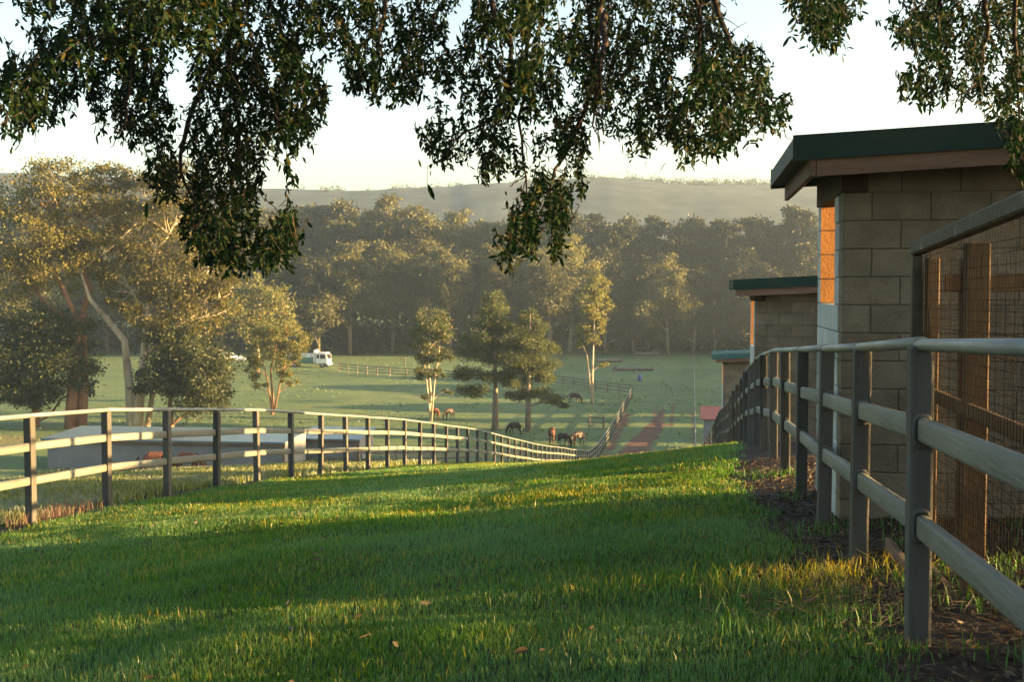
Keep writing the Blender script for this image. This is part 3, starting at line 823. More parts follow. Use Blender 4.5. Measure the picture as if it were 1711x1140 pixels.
def shelter(label, w0, zg, du=4.4, dw=1.62, roofmat=M_green, facade=True, u0=1.05, win=True, courses=13):
    t = thing('block_shelter', (u0, w0, zg), label, 'shelter')
    H = courses * BH
    # walls: local x to the right (away from the lane), local y along the lane
    block_wall(t, 'front_wall', M_block, (0, BT / 2), (du, BT / 2), -.1 * 0, courses)
    far_y = dw - BT / 2
    block_wall(t, 'sun_catch_reveal', M_sunlitblock, (.16, far_y + .03), (.98, far_y + .25), 0, courses - 1, start=1)  # splayed wall added behind the opening to catch the sun
    block_wall(t, 'partition_wall', M_sunlitblock, (1.06, far_y + .25), (1.66, far_y + .25), 0, courses - 1, start=1)
    # facade towards the lane, with a tall opening under the roof beam
    sill = 1.6; top = 2.40
    ny = dw
    fw = block_wall(t, 'lane_wall', M_paleblock, (BT / 2 - .003, ny + .002), (BT / 2 - .003, BT + .002), 0, courses - 1, hole=(0.0, ny - BT - .26, sill, H), start=0)
    pier = MB(); e = .004                     # far pier of the opening, its inner face shaped on a splay to catch sun
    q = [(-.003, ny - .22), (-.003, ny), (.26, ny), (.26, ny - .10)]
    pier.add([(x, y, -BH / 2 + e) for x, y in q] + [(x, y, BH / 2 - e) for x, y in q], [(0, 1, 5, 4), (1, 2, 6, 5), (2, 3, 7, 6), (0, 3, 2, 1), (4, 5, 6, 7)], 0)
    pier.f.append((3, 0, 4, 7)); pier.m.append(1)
    pm = pier.mesh('pier_block', [M_paleblock, M_sunlitblock])
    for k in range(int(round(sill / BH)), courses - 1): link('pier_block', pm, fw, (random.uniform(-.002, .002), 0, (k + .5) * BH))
    # beam over the opening
    b = MB(); b.box(-.015, .17, -.03, dw + .05, H - BH + .004, H + .10); link('lintel_beam', bevel_mesh(b.mesh('lintel_beam', M_dark), .006, 1), t)
    # roof: sheet, barge boards (green) on the near and far verge, timber fascia below, gutter on the lane side
    x0, x1, y0, y1 = -.36, du + .35, -.36, dw + .34
    zr = lambda x: H + .145 + .05 * (x - x0)
    sh = MB(); n = 40
    for k in range(n):                                                     # ribbed sheet
        ya = y0 + (y1 - y0) * k / n; yb = y0 + (y1 - y0) * (k + 1) / n; e = .018 if k % 4 == 0 else 0
        sh.add([(x0, ya, zr(x0) + e), (x1, ya, zr(x1) + e), (x1, yb, zr(x1) + e), (x0, yb, zr(x0) + e),
                (x0, ya, zr(x0) + e - .012), (x1, ya, zr(x1) + e - .012), (x1, yb, zr(x1) + e - .012), (x0, yb, zr(x0) + e - .012)],
               [(0, 1, 2, 3), (7, 6, 5, 4), (0, 4, 5, 1), (2, 6, 7, 3), (0, 3, 7, 4), (1, 5, 6, 2)])
    roof = link('roof', sh.mesh('roof', roofmat), t)
    def verge(y, nm, mat, dz0, dz1, th, xa):
        b = MB()
        vs = []
        for yy in (y, y + th):
            for x in (xa, x1 + .01):
                vs += [(x, yy, zr(x) + dz0), (x, yy, zr(x) + dz1)]
        b.add(vs, [(0, 2, 3, 1), (4, 5, 7, 6), (0, 1, 5, 4), (2, 6, 7, 3), (1, 3, 7, 5), (0, 4, 6, 2)])
        return link(nm, b.mesh(nm, mat), roof)
    verge(y0 - .022, 'barge_cover', roofmat, -.150, .022, .020, x0 - .02)
    verge(y0 + .004, 'fascia_board', M_fascia, -.265, -.014, .035, x0 + .14)
    verge(y1 + .002, 'barge_cover', roofmat, -.150, .022, .020, x0 - .02)
    b = MB(); b.box(x0 + .10, x0 + .135, y0 + .004, y1, zr(x0) - .255, zr(x0) - .014); link('fascia_board', b.mesh('fascia_board', M_fascia), roof)
    b = MB()                                                                # gutter with a lip
    b.box(x0 - .02, x0 - .012, y0, y1, zr(x0) - .13, zr(x0) - .002); b.box(x0 - .012, x0 + .095, y0, y1, zr(x0) - .13, zr(x0) - .122); b.box(x0 + .087, x0 + .095, y0, y1, zr(x0) - .122, zr(x0) - .015)
    b.box(x0 - .012, x0 + .087, y0, y0 + .006, zr(x0) - .122, zr(x0) - .015)
    link('gutter', b.mesh('gutter', roofmat), roof)
    for k in range(3):                                                       # rafters under the sheet
        y = .12 + k * (dw - .35) / 2
        b = MB(); vs = []
        for yy in (y, y + .05):
            for x in (x0 + .14, x1 - .1): vs += [(x, yy, zr(x) - .125), (x, yy, zr(x) - .016)]
        b.add(vs, [(0, 2, 3, 1), (4, 5, 7, 6), (0, 1, 5, 4), (2, 6, 7, 3), (1, 3, 7, 5), (0, 4, 6, 2)])
        link('rafter', b.mesh('rafter', M_timber), roof)
    b = MB(); b.box(du - .12, du, dw / 2 - .05, dw / 2 + .05, -.2, zr(du) - .13); link('corner_post', b.mesh('corner_post', M_timber), t)
    return t
sh1 = shelter('nearest concrete block shelter with green sheet roof and lit window slot', 8.72, -1.72)
sh2 = shelter('middle block shelter with green roof, further down the slope', 20.55, -2.62)
sh3 = shelter('farthest block shelter with faded teal roof at the foot of the fence', 41.3, -5.02, roofmat=M_teal)
# unseen walls added right of the view to cast the lawn's shade bands
def shade_wall(parent, u, wa, wb, ztop):
    org = parent.location; g = min(gz(u, wa), gz(u, wb)) - .3
    b = MB(); b.box(u - org.x, u + .19 - org.x, wa - org.y, wb - org.y, g - org.z, ztop - org.z)
    link('shade_wall', b.mesh('shade_wall', M_shedwall), parent)
shade_wall(sh1, 7.6, -12, 5.3, 1.2)
shade_wall(sh1, 7.6, 7.4, 9.1, 1.2)
shade_wall(sh2, 7.0, 14.5, 16.3, -.5)
shade_wall(sh2, 7.0, 16.3, 19.7, .8)
shade_wall(sh2, 7.0, 19.7, 23.5, -1.95)
shade_wall(sh3, 7.0, 36, 44, -3.0)

# ------------------------------------------------------------------ mesh pen at the right
def pen():
    u, wa, wb = 1.26, 2.4, 7.02
    org = Vector((u, wb, gz(u, wb)))
    t = thing('mesh_pen', org, 'wire mesh pen with dark sloping top rail and timber posts on the right', 'pen')
    zt = lambda w: .27 + (7.02 - w) * .045
    def bx(nm, x0, x1, y0, y1, z0, z1, mat, bev=.006):
        b = MB(); b.box(x0 - org.x, x1 - org.x, y0 - org.y, y1 - org.y, z0 - org.z, z1 - org.z)
        me = b.mesh(nm, mat)
        if bev: bevel_mesh(me, bev, 1)
        return link(nm, me, t)
    # top rail along the lane, and the return rail to the shelter
    b = MB(); vs = []
    for x in (u - .035, u + .035):
        for w in (wa, wb + .03): vs += [(x - org.x, w - org.y, zt(w) - .080 - org.z), (x - org.x, w - org.y, zt(w) - org.z)]
    b.add(vs, [(0, 1, 3, 2), (4, 6, 7, 5), (0, 4, 5, 1), (2, 3, 7, 6), (1, 5, 7, 3), (0, 2, 6, 4)])
    link('top_rail', bevel_mesh(b.mesh('top_rail', M_pensteel), .01, 1), t)
    bx('corner_post', u - .03, u + .03, wb - .03, wb + .03, gz(u, wb) - .2, zt(wb) - .081, M_pensteel)
    bx('post', u + .035, u + .095, 6.86, 6.97, gz(u, 7) - .2, .17, M_penpost)
    bx('post', u + .23, u + .33, 6.93, 7.05, gz(u, 7) - .2, .16, M_penpost)
    bx('post', u + .04, u + .14, 5.92, 6.05, gz(u, 6) - .2, .22, M_penpost)
    bx('post', u + .9, u + 1.0, 6.95, 7.05, gz(u + 1, 6) - .2, .3, M_penpost)
    bx('post', u + .04, u + .14, 4.6, 4.7, gz(u, 4) - .2, .27, M_penpost)
    bx('rail', u + .14, u + 2.6, 6.95, 7.0, -.02, .08, M_penpost)
    bx('rail', u + .34, u + 2.6, 6.95, 7.0, -.98, -.92, M_penpost)
    bx('bottom_board', u + .0, u + .03, 3.0, wb - .05, gz(u, 6.5) - .12, gz(u, 6.5) + .03, M_timber)
    bx('loose_board', u - .12, u - .08, 6.35, 7.25, gz(u, 6.8) - .08, gz(u, 6.8) + .05, M_fascia)
    bx('rail', u + .035, u + .07, 3.0, 6.85, -.62, -.55, M_penpost)
    # welded mesh on both sides
    mb = MB(); r = .0015
    zb = gz(u, 5) + .02
    def wire(p, q):
        p = Vector(p) - org; q = Vector(q) - org
        mb.tube([p, q], r, 3, cap=False)
    for w in np.arange(2.6, wb - .03, .05): wire((u + .033 + random.uniform(-.002, .002), w, zb), (u + .033, w + random.uniform(-.006, .006), zt(w) - .05))
    for z in np.arange(zb, .2, .05): wire((u + .036, 2.6, z + (7.02 - 2.6) * .01), (u + .036, wb - .03, z))
    for x in np.arange(u + .05, u + 2.6, .05): wire((x, wb + .075 + random.uniform(-.002, .002), zb), (x, wb + .075, .18))
    for z in np.arange(zb, .18, .05): wire((u + .04, wb + .078, z), (u + 2.6, wb + .078, z))
    link('wire_mesh', mb.mesh('wire_mesh', M_wire), t, kind='stuff')
pen()

# ------------------------------------------------------------------ long sheds down in the paddock
def paddock_shed(name, label, pxa, pxb, pyb, eave_px, ridge_px, deep, depth, brown=True):
    a = at(pxa, pyb, depth); b = at(pxb, pyb, depth)
    a[2] = b[2] = min(gz(a[0], a[1]), gz(b[0], b[1])) - .1
    d = b - a; L = float(np.linalg.norm(d)); yaw = math.atan2(d[1], d[0])
    yaw = math.radians(1.5)
    t = thing(name, tuple(a), label, 'shed', yaw)
    eave = at(pxa, eave_px, depth)[2] - a[2]
    rb = depth + deep
    ridge_z = at(pxa, ridge_px, rb)[2] - a[2]
    m = MB(); m.box(0, L, 0, .2, 0, eave); m.box(0, .2, .2, deep, 0, eave); m.box(L - .2, L, .2, deep, 0, eave); m.box(.2, L - .2, deep - .2, deep, 0, eave)
    for x in (0, L - .2): m.add([(x, 0, eave), (x + .2, 0, eave), (x, deep, eave), (x + .2, deep, eave), (x, deep, ridge_z - .12), (x + .2, deep, ridge_z - .12)], [(0, 2, 4), (1, 5, 3), (0, 4, 5, 1), (2, 3, 5, 4)])
    link('wall', m.mesh('wall', M_shedwall), t)
    r = MB(); n = int(L / .13)
    for k in range(n):
        xa = -.3 + (L + .6) * k / n; xb = -.3 + (L + .6) * (k + 1) / n; e = .02 * (k % 2)
        r.add([(xa, -.35, eave + .05 + e), (xb, -.35, eave + .05 - e + .02), (xb, deep + .2, ridge_z - e + .02), (xa, deep + .2, ridge_z + e)], [(0, 1, 2, 3)])
    rf = link('roof', r.mesh('roof', M_corr), t)
    r = MB(); r.box(-.3, L + .3, -.43, -.33, eave - .06, eave + .07); link('gutter', r.mesh('gutter', M_corr), rf)
    if brown:
        r = MB(); r.box(-.28, L + .28, -.325, -.28, eave - .22, eave + .0); link('fascia_board', r.mesh('fascia_board', M_fascia), rf)
    r = MB(); r.box(L + .05, L + .2, -.3, -.15, 0, eave); link('post', r.mesh('post', M_timber), t)
    return t
paddock_shed('paddock_shed', 'long grey block shed with pale tin roof behind the left fence', 80, 486, 789, 733, 712, 5.5, 87.5)
paddock_shed('paddock_shed', 'shorter grey shed with blue tin roof right of the long one', 497, 600, 783, 733, 713, 5.0, 92)
# small hut with a red roof by the lower lane
def hut():
    p = at(1188, 700, 90); x, y = p[0], p[1]; z = gz(x, y)
    t = thing('small_hut', (x, y, z), 'little hut with a dull red roof low down behind the right fence', 'hut')
    m = MB(); zt = p[2] - z
    m.box(-.55, 1.6, 0, 2.0, -.2, zt); link('wall', m.mesh('wall', M_shedwall), t)
    m = MB(); m.add([(-.8, -.25, zt), (1.8, -.25, zt), (1.8, 2.2, zt + .75), (-.8, 2.2, zt + .75), (-.8, -.25, zt - .06), (1.8, -.25, zt - .06), (1.8, 2.2, zt + .69), (-.8, 2.2, zt + .69)],
                [(0, 1, 2, 3), (7, 6, 5, 4), (0, 4, 5, 1), (1, 5, 6, 2), (2, 6, 7, 3), (3, 7, 4, 0)])
    link('roof', m.mesh('roof', M_redroof), t)
hut()

# ------------------------------------------------------------------ horses
def skin(vs, es, rad, sub=2):
    me = bpy.data.meshes.new('tmp'); me.from_pydata(vs, es, [])
    o = bpy.data.objects.new('tmp', me); COL.objects.link(o)
    m = o.modifiers.new('s', 'SKIN'); m.use_smooth_shade = True
    for k, d in enumerate(me.skin_vertices[0].data):
        d.radius = rad[k] if isinstance(rad[k], tuple) else (rad[k], rad[k]); d.use_root = (k == 0)
    o.modifiers.new('d', 'SUBSURF').levels = sub
    dg = bpy.context.evaluated_depsgraph_get(); dg.update()
    out = bpy.data.meshes.new_from_object(o.evaluated_get(dg))
    bpy.data.objects.remove(o); bpy.data.meshes.remove(me)
    return out
def horse_mesh(pose):
    # x forward, withers about 1.5 m
    V = [(-.05, 0, 1.12)]; Rr = [(.30, .33)]; E = []
    def add(p, r, par):
        V.append(p); Rr.append(r if isinstance(r, tuple) else (r, r)); E.append((par, len(V) - 1)); return len(V) - 1
    ch = add((.38, 0, 1.13), (.27, .34), 0)
    wi = add((.60, 0, 1.16), (.20, .27), ch)
    rp = add((-.45, 0, 1.17), (.29, .29), 0)
    bt = add((-.68, 0, 1.12), (.19, .22), rp)
    if pose == 0:      # grazing, head at the ground
        n1 = add((.86, 0, 1.02), (.13, .20), wi); n2 = add((1.08, 0, .72), (.10, .15), n1); pl = add((1.22, 0, .44), (.095, .12), n2)
        add_h = [((1.24, 0, .26), (.085, .105)), ((1.22, 0, .10), (.06, .07)), ((1.20, 0, .03), (.05, .055))]
        ear = (1.30, .47)
    else:              # head lowered half way
        n1 = add((.86, 0, 1.20), (.13, .20), wi); n2 = add((1.12, 0, 1.16), (.10, .15), n1); pl = add((1.34, 0, 1.06), (.095, .12), n2)
        add_h = [((1.42, 0, .90), (.085, .105)), ((1.46, 0, .74), (.06, .07)), ((1.46, 0, .66), (.05, .055))]
        ear = (1.40, 1.16)
    k = pl
    for p, r in add_h: k = add(p, r, k)
    for s in (-1, 1):
        a = add((ear[0] - .02, s * .05, ear[1] + .03), .03, pl); add((ear[0] + .06, s * .07, ear[1] + .06), .010, a)
        st = .10 * s
        e = add((.52 , s * .15, .86), .105, wi); kn = add((.55 + st, s * .14, .47), .058, e); f = add((.55 + st * 1.3, s * .14, .14), .040, kn); add((.58 + st * 1.3, s * .14, .02), .055, f)
        h = add((-.50, s * .16, .86), (.15, .17), rp); st_ = add((-.42 - st * .5, s * .155, .68), .10, h); hk = add((-.66 - st, s * .15, .48), .060, st_); f = add((-.62 - st, s * .15, .14), .042, hk); add((-.59 - st, s * .15, .02), .055, f)
    return skin(V, E, Rr)
def strip_mesh(name, pts, wid, mat):
    b = MB(); b.tube(pts, wid, 6); return b.mesh(name, mat, True)
coats = {'chestnut': pmat('chestnut_coat', (.10, .034, .015), (.14, .05, .022), 3, .55), 'bay': pmat('bay_coat', (.07, .027, .013), (.11, .042, .02), 3, .55),
         'dark': pmat('dark_brown_coat', (.02, .012, .009), (.035, .02, .014), 3, .55), 'brown': pmat('brown_coat', (.045, .025, .016), (.07, .04, .026), 3, .55)}
M_hair = pmat('dark_horse_hair', (.02, .014, .01), (.04, .028, .02), 6, .7)
hm = {}
for pose in (0, 1):
    base_me = horse_mesh(pose)
    for cn, cm in coats.items():
        m = base_me.copy(); m.name = 'body'; m.materials.clear(); m.materials.append(cm)
        hm[(pose, cn)] = m
tail_me = strip_mesh('tail', [(-.82, 0, 1.18), (-.95, 0, 1.05), (-.98, 0, .80), (-.94, 0, .50)], [.05, .06, .07, .02], M_hair)
mane0 = strip_mesh('mane', [(.62, 0, 1.42), (.88, 0, 1.20), (1.14, 0, .86), (1.30, 0, .56)], [.03, .055, .05, .03], M_hair)
mane1 = strip_mesh('mane', [(.62, 0, 1.42), (.88, 0, 1.38), (1.14, 0, 1.30), (1.36, 0, 1.18)], [.03, .055, .05, .03], M_hair)
def horse(px, py, head, coat, pose, label, s=1.0, depth=None):
    p = valley(px, py)
    if depth:
        p = at(px, py, depth); p[2] = gz(p[0], p[1])
    # heading: 0 = facing right in the picture, 90 = facing away
    t = thing('horse', tuple(p), label, 'horse', math.radians(head) + YAW, 'horses grazing in the paddock', (s, s, s))
    link('body', hm[(pose, coat)], t); link('tail', tail_me, t); link('mane', mane0 if pose == 0 else mane1, t)
horse(258, 792, 20, 'chestnut', 0, 'chestnut horse grazing by the long shed, left one of the pair there', 1.2, 84)
horse(312, 792, -10, 'chestnut', 0, 'chestnut horse grazing by the long shed, right one of the pair there', 1.2, 84)
horse(727, 700, 65, 'chestnut', 0, 'red chestnut horse seen from behind beside the slender tree', .78)
horse(751, 701, 232, 'brown', 0, 'brown horse grazing just right of the slender tree', .82)
horse(862, 728, 150, 'dark', 0, 'dark horse grazing in the shade between the two pine trunks', .85)
horse(922, 742, 84, 'bay', 1, 'bay horse with sunlit rump, tallest of the three by the fence', 1.0)
horse(940, 746, -38, 'dark', 0, 'dark horse with lowered back, middle of the three by the fence', .8)
horse(966, 745, 228, 'dark', 0, 'dark horse grazing, right of the three by the fence', .88)
horse(959, 674, -30, 'brown', 0, 'lone brown horse grazing left of the tall slim gum', .85)

# ------------------------------------------------------------------ truck, car, drum, logs
def cyl(mb, c, ax, r, h, n=18, mi=0):
    c = Vector(c); a = Vector(ax)
    mb.tube([c - a * h / 2, c + a * h / 2], r, n, mi)
def wheel(parent, p, r=.5, wdt=.28):
    m = MB(); cyl(m, (0, 0, 0), (0, 1, 0), r, wdt); t = link('wheel', bevel_mesh(m.mesh('tyre', M_rubber), .02, 1), parent, p)
    m = MB(); cyl(m, (0, 0, 0), (0, 1, 0), r * .58, wdt + .02); link('rim', m.mesh('rim', M_steel), t)
def truck():
    p = valley(516, 614)
    t = thing('tipper_truck', tuple(p), 'white cab tipper truck with green body parked before the wood', 'truck', YAW + math.radians(-8))
    def bx(nm, *a, mat=M_white, par=t, bev=.03):
        m = MB(); m.box(*a); me = m.mesh(nm, mat)
        if bev: bevel_mesh(me, bev, 2)
        return link(nm, me, par)
    bx('chassis', -4.2, 3.4, -.45, .45, .62, .88, mat=M_steel)
    cab = MB()
    prof = [(1.55, .75), (3.55, .75), (3.62, 1.45), (3.40, 2.35), (3.25, 2.55), (1.70, 2.62), (1.55, 2.5)]
    k = len(prof)
    cab.add([(x, -1.2, z) for x, z in prof] + [(x, 1.2, z) for x, z in prof], [tuple(range(k)), tuple(reversed(range(k, 2 * k)))] + [((i + 1) % k, i, i + k, (i + 1) % k + k) for i in range(k)])
    c_ = link('cab', bevel_mesh(cab.mesh('cab', M_white), .05, 2), t)
    for s in (-1, 1):
        bx('side_window', 2.35, 3.20, s * 1.215 - .01, s * 1.215 + .01, 1.55, 2.25, mat=M_glass, par=c_, bev=0)
        bx('rear_window', 1.75, 2.2, s * 1.215 - .01, s * 1.215 + .01, 1.6, 2.25, mat=M_glass, par=c_, bev=0)
        bx('door_handle', 2.30, 2.5, s * 1.22 - .02, s * 1.22 + .02, 1.34, 1.40, mat=M_steel, par=c_, bev=0)
        bx('mirror', 3.45, 3.55, s * 1.42 - .12, s * 1.42 + .12, 1.75, 2.2, mat=M_steel, par=c_)
        bx('headlight', 3.60, 3.66, s * .85 - .18, s * .85 + .18, .95, 1.15, mat=M_lamp, par=c_, bev=0)
    ws_ = MB(); ws_.add([(3.64, -1.05, 1.5), (3.64, 1.05, 1.5), (3.44, 1.0, 2.3), (3.44, -1.0, 2.3)], [(0, 1, 2, 3)]); link('windscreen', ws_.mesh('windscreen', M_glass), c_)
    bx('bumper', 3.45, 3.78, -1.2, 1.2, .45, .78, mat=M_white)
    bx('headboard', 1.15, 1.40, -1.15, 1.15, .9, 3.0, mat=M_white)
    bx('exhaust_stack', 1.42, 1.54, -1.1, -.95, .9, 3.1, mat=M_steel)
    # tipper body with sloped tail and a white upper board
    body = MB(); prof = [(-4.3, 1.3), (-4.1, .95), (1.1, .95), (1.1, 1.75), (-4.4, 1.75)]; k = len(prof)
    body.add([(x, -1.2, z) for x, z in prof] + [(x, 1.2, z) for x, z in prof], [tuple(range(k)), tuple(reversed(range(k, 2 * k)))] + [((i + 1) % k, i, i + k, (i + 1) % k + k) for i in range(k)])
    tb = link('tipper_body', body.mesh('tipper_body', M_tgreen), t)
    bx('side_board', -4.4, 1.1, -1.23, -1.17, 1.76, 2.35, mat=M_white, par=tb, bev=0); bx('side_board', -4.4, 1.1, 1.17, 1.23, 1.76, 2.35, mat=M_white, par=tb, bev=0)
    for k in range(6): bx('body_rib', -4.0 + k * .95, -3.9 + k * .95, -1.28, -1.235, 1.0, 2.3, mat=M_steel, par=tb, bev=0)
    for x in (2.7, -2.1, -3.3):
        for s in (-1, 1): wheel(t, (x, s * 1.02, .5))
truck()
def ute():
    p = valley(383, 604)
    t = thing('parked_car', tuple(p), 'small white car parked at the wood edge left of the truck', 'car', YAW + math.radians(30))
    prof = [(-2.1, .45), (2.1, .45), (2.2, .85), (1.1, 1.0), (.5, 1.55), (-1.0, 1.6), (-2.0, 1.05), (-2.2, .9)]; k = len(prof)
    b = MB(); b.add([(x, -.85, z) for x, z in prof] + [(x, .85, z) for x, z in prof], [tuple(range(k)), tuple(reversed(range(k, 2 * k)))] + [((i + 1) % k, i, i + k, (i + 1) % k + k) for i in range(k)])
    body = link('body', bevel_mesh(b.mesh('body', M_white), .08, 2), t)
    for s in (-1, 1):
        b = MB(); y = s * .862
        b.add([(.95, y, 1.0), (.45, y, 1.47), (-.95, y, 1.5), (-1.6, y, 1.05)], [(0, 1, 2, 3)]); link('side_window', b.mesh('side_window', M_glass), body)
        for x in (1.35, -1.35): wheel(t, (x, s * .78, .34), .34, .2)
ute()
def trailer():
    p = valley(402, 606)
    t = thing('flat_trailer', tuple(p), 'small pale flat trailer right of the white car', 'trailer', YAW)
    b = MB(); b.box(-1.1, 1.1, -.7, .7, .5, .62); b.box(-1.1, 1.1, -.7, -.66, .62, .85); b.box(-1.1, 1.1, .66, .7, .62, .85); link('tray', b.mesh('tray', M_white), t)
    b = MB(); b.tube([(1.1, 0, .55), (2.0, 0, .5)], .05, 6); link('drawbar', b.mesh('drawbar', M_steel), t)
    for s in (-1, 1): wheel(t, (0, s * .8, .33), .33, .18)
trailer()
def drum():
    p = valley(1069, 637)
    t = thing('plastic_drum', tuple(p), 'upright blue plastic drum standing alone in the lane field', 'drum')
    m = MB(); prof = [(.0, .27), (.05, .30), (.30, .30), (.33, .315), (.36, .30), (.62, .30), (.65, .315), (.68, .30), (.90, .30), (.95, .26)]
    m.tube([(0, 0, z) for z, r in prof], [r for z, r in prof], 20); link('body', m.mesh('body', M_blue, True), t)
    m = MB(); m.tube([(.12, 0, .94), (.12, 0, .99)], .05, 10); link('bung', m.mesh('bung', M_blue), t)
drum()
def log_jump(x0, x1, y, label, rail=True):
    a = valley(x0, y); b = valley(x1, y)
    t = thing('log_jump', tuple(a), label, 'log jump', group='log jumps in the far field')
    d = Vector(b - a); d.z = gz(b[0], b[1]) - gz(a[0], a[1])
    m = MB(); pts = [Vector((0, 0, .35)) + d * k / 6 + Vector((0, 0, random.uniform(-.06, .06))) for k in range(7)]
    m.tube(pts, [.26, .3, .27, .31, .28, .3, .25], 10); link('log', m.mesh('log', M_log, True), t)
    m = MB(); m.tube([p + Vector((0, .5, -.12)) for p in pts[1:6]], .22, 10); link('log', m.mesh('log', M_log, True), t)
    for k in (0.06, .94):
        m = MB(); p = d * k; m.box(p.x - .12, p.x + .12, p.y - .5, p.y - .26, -.1, 1.0); link('end_post', m.mesh('end_post', M_log), t)
log_jump(996, 1042, 606, 'log jump directly right of the slim gum trunk')
log_jump(1024, 1094, 620, 'longest and nearest of the log jumps, above the blue drum')
log_jump(1060, 1102, 594, 'farthest log jump, near the foot of the wood')
def stump():
    p = valley(1061, 624)
    m = MB(); m.tube([(0, 0, -.1), (0.02, 0, .2), (.05, 0, .42)], [.34, .26, .22], 12)
    link('tree_stump', m.mesh('tree_stump', M_log, True), None, tuple(p), label='small dark stump between the longest log jump and the blue drum', cat='stump')
stump()
for (x, y, lb) in ((676, 612, 'thin dark marker post in the field right of the truck'), (1240, 604, 'thin marker post beyond the farthest shelter')):
    p = valley(x, y); m = MB(); m.box(-.09, .09, -.09, .09, -.2, 1.5); m.box(-.07, .07, -.07, .07, 1.5, 1.58)
    link('marker_post', m.mesh('marker_post', M_farrail), None, tuple(p), label=lb, cat='post')

# ------------------------------------------------------------------ overhanging tree
POLY = [
    [(0, 40), (30, 0), (560, 0), (545, 60), (548, 130), (540, 215), (505, 240), (480, 320), (506, 400), (480, 440), (430, 450), (370, 455), (325, 430), (300, 390), (305, 345), (245, 320), (245, 280), (268, 245), (210, 250), (165, 225), (152, 180), (135, 140), (120, 195), (62, 205), (50, 240), (8, 235), (0, 225)],
    [(555, 0), (770, 0), (760, 60), (705, 100), (705, 170), (650, 180), (578, 150), (555, 80)],
    [(700, 100), (785, 60), (790, 0), (1200, 0), (1208, 60), (1240, 95), (1275, 102), (1285, 150), (1318, 185), (1315, 212), (1280, 215), (1238, 240), (1185, 268), (1130, 275), (1055, 265), (1040, 230), (985, 235), (968, 300), (976, 330), (950, 345), (955, 385), (930, 432), (880, 425), (835, 448), (832, 415), (852, 375), (842, 335), (850, 305), (800, 305), (795, 285), (775, 270), (785, 255), (745, 283), (702, 275), (706, 238), (728, 218), (712, 175)],
    [(1308, 0), (1440, 0), (1443, 25), (1410, 32), (1412, 82), (1378, 82), (1350, 66), (1322, 60), (1335, 30)],
    [(1560, 0), (1711, 0), (1740, 0), (1740, 300), (1695, 305), (1690, 260), (1662, 195), (1640, 172), (1580, 170), (1540, 180), (1503, 170), (1508, 140), (1540, 85), (1484, 62), (1500, 32), (1540, 25)]]
GAPS = [[(285, 82), (318, 78), (316, 150), (290, 188), (268, 178), (276, 130)], [(0, 20), (36, 20), (40, 88), (12, 100), (0, 130)], [(744, 20), (776, 15), (782, 68), (760, 104), (744, 88)], [(1010, 195), (1040, 180), (1052, 215), (1020, 225)], [(200, 95), (228, 90), (232, 112), (205, 118)]]
def inside(poly, x, y):
    r = np.zeros(len(x), bool); n = len(poly); j = n - 1
    for i in range(n):
        xi, yi = poly[i]; xj, yj = poly[j]
        if yi != yj:
            c_ = ((yi > y) != (yj > y)) & (x < (xj - xi) * (y - yi) / (yj - yi) + xi); r ^= c_
        j = i
    return r
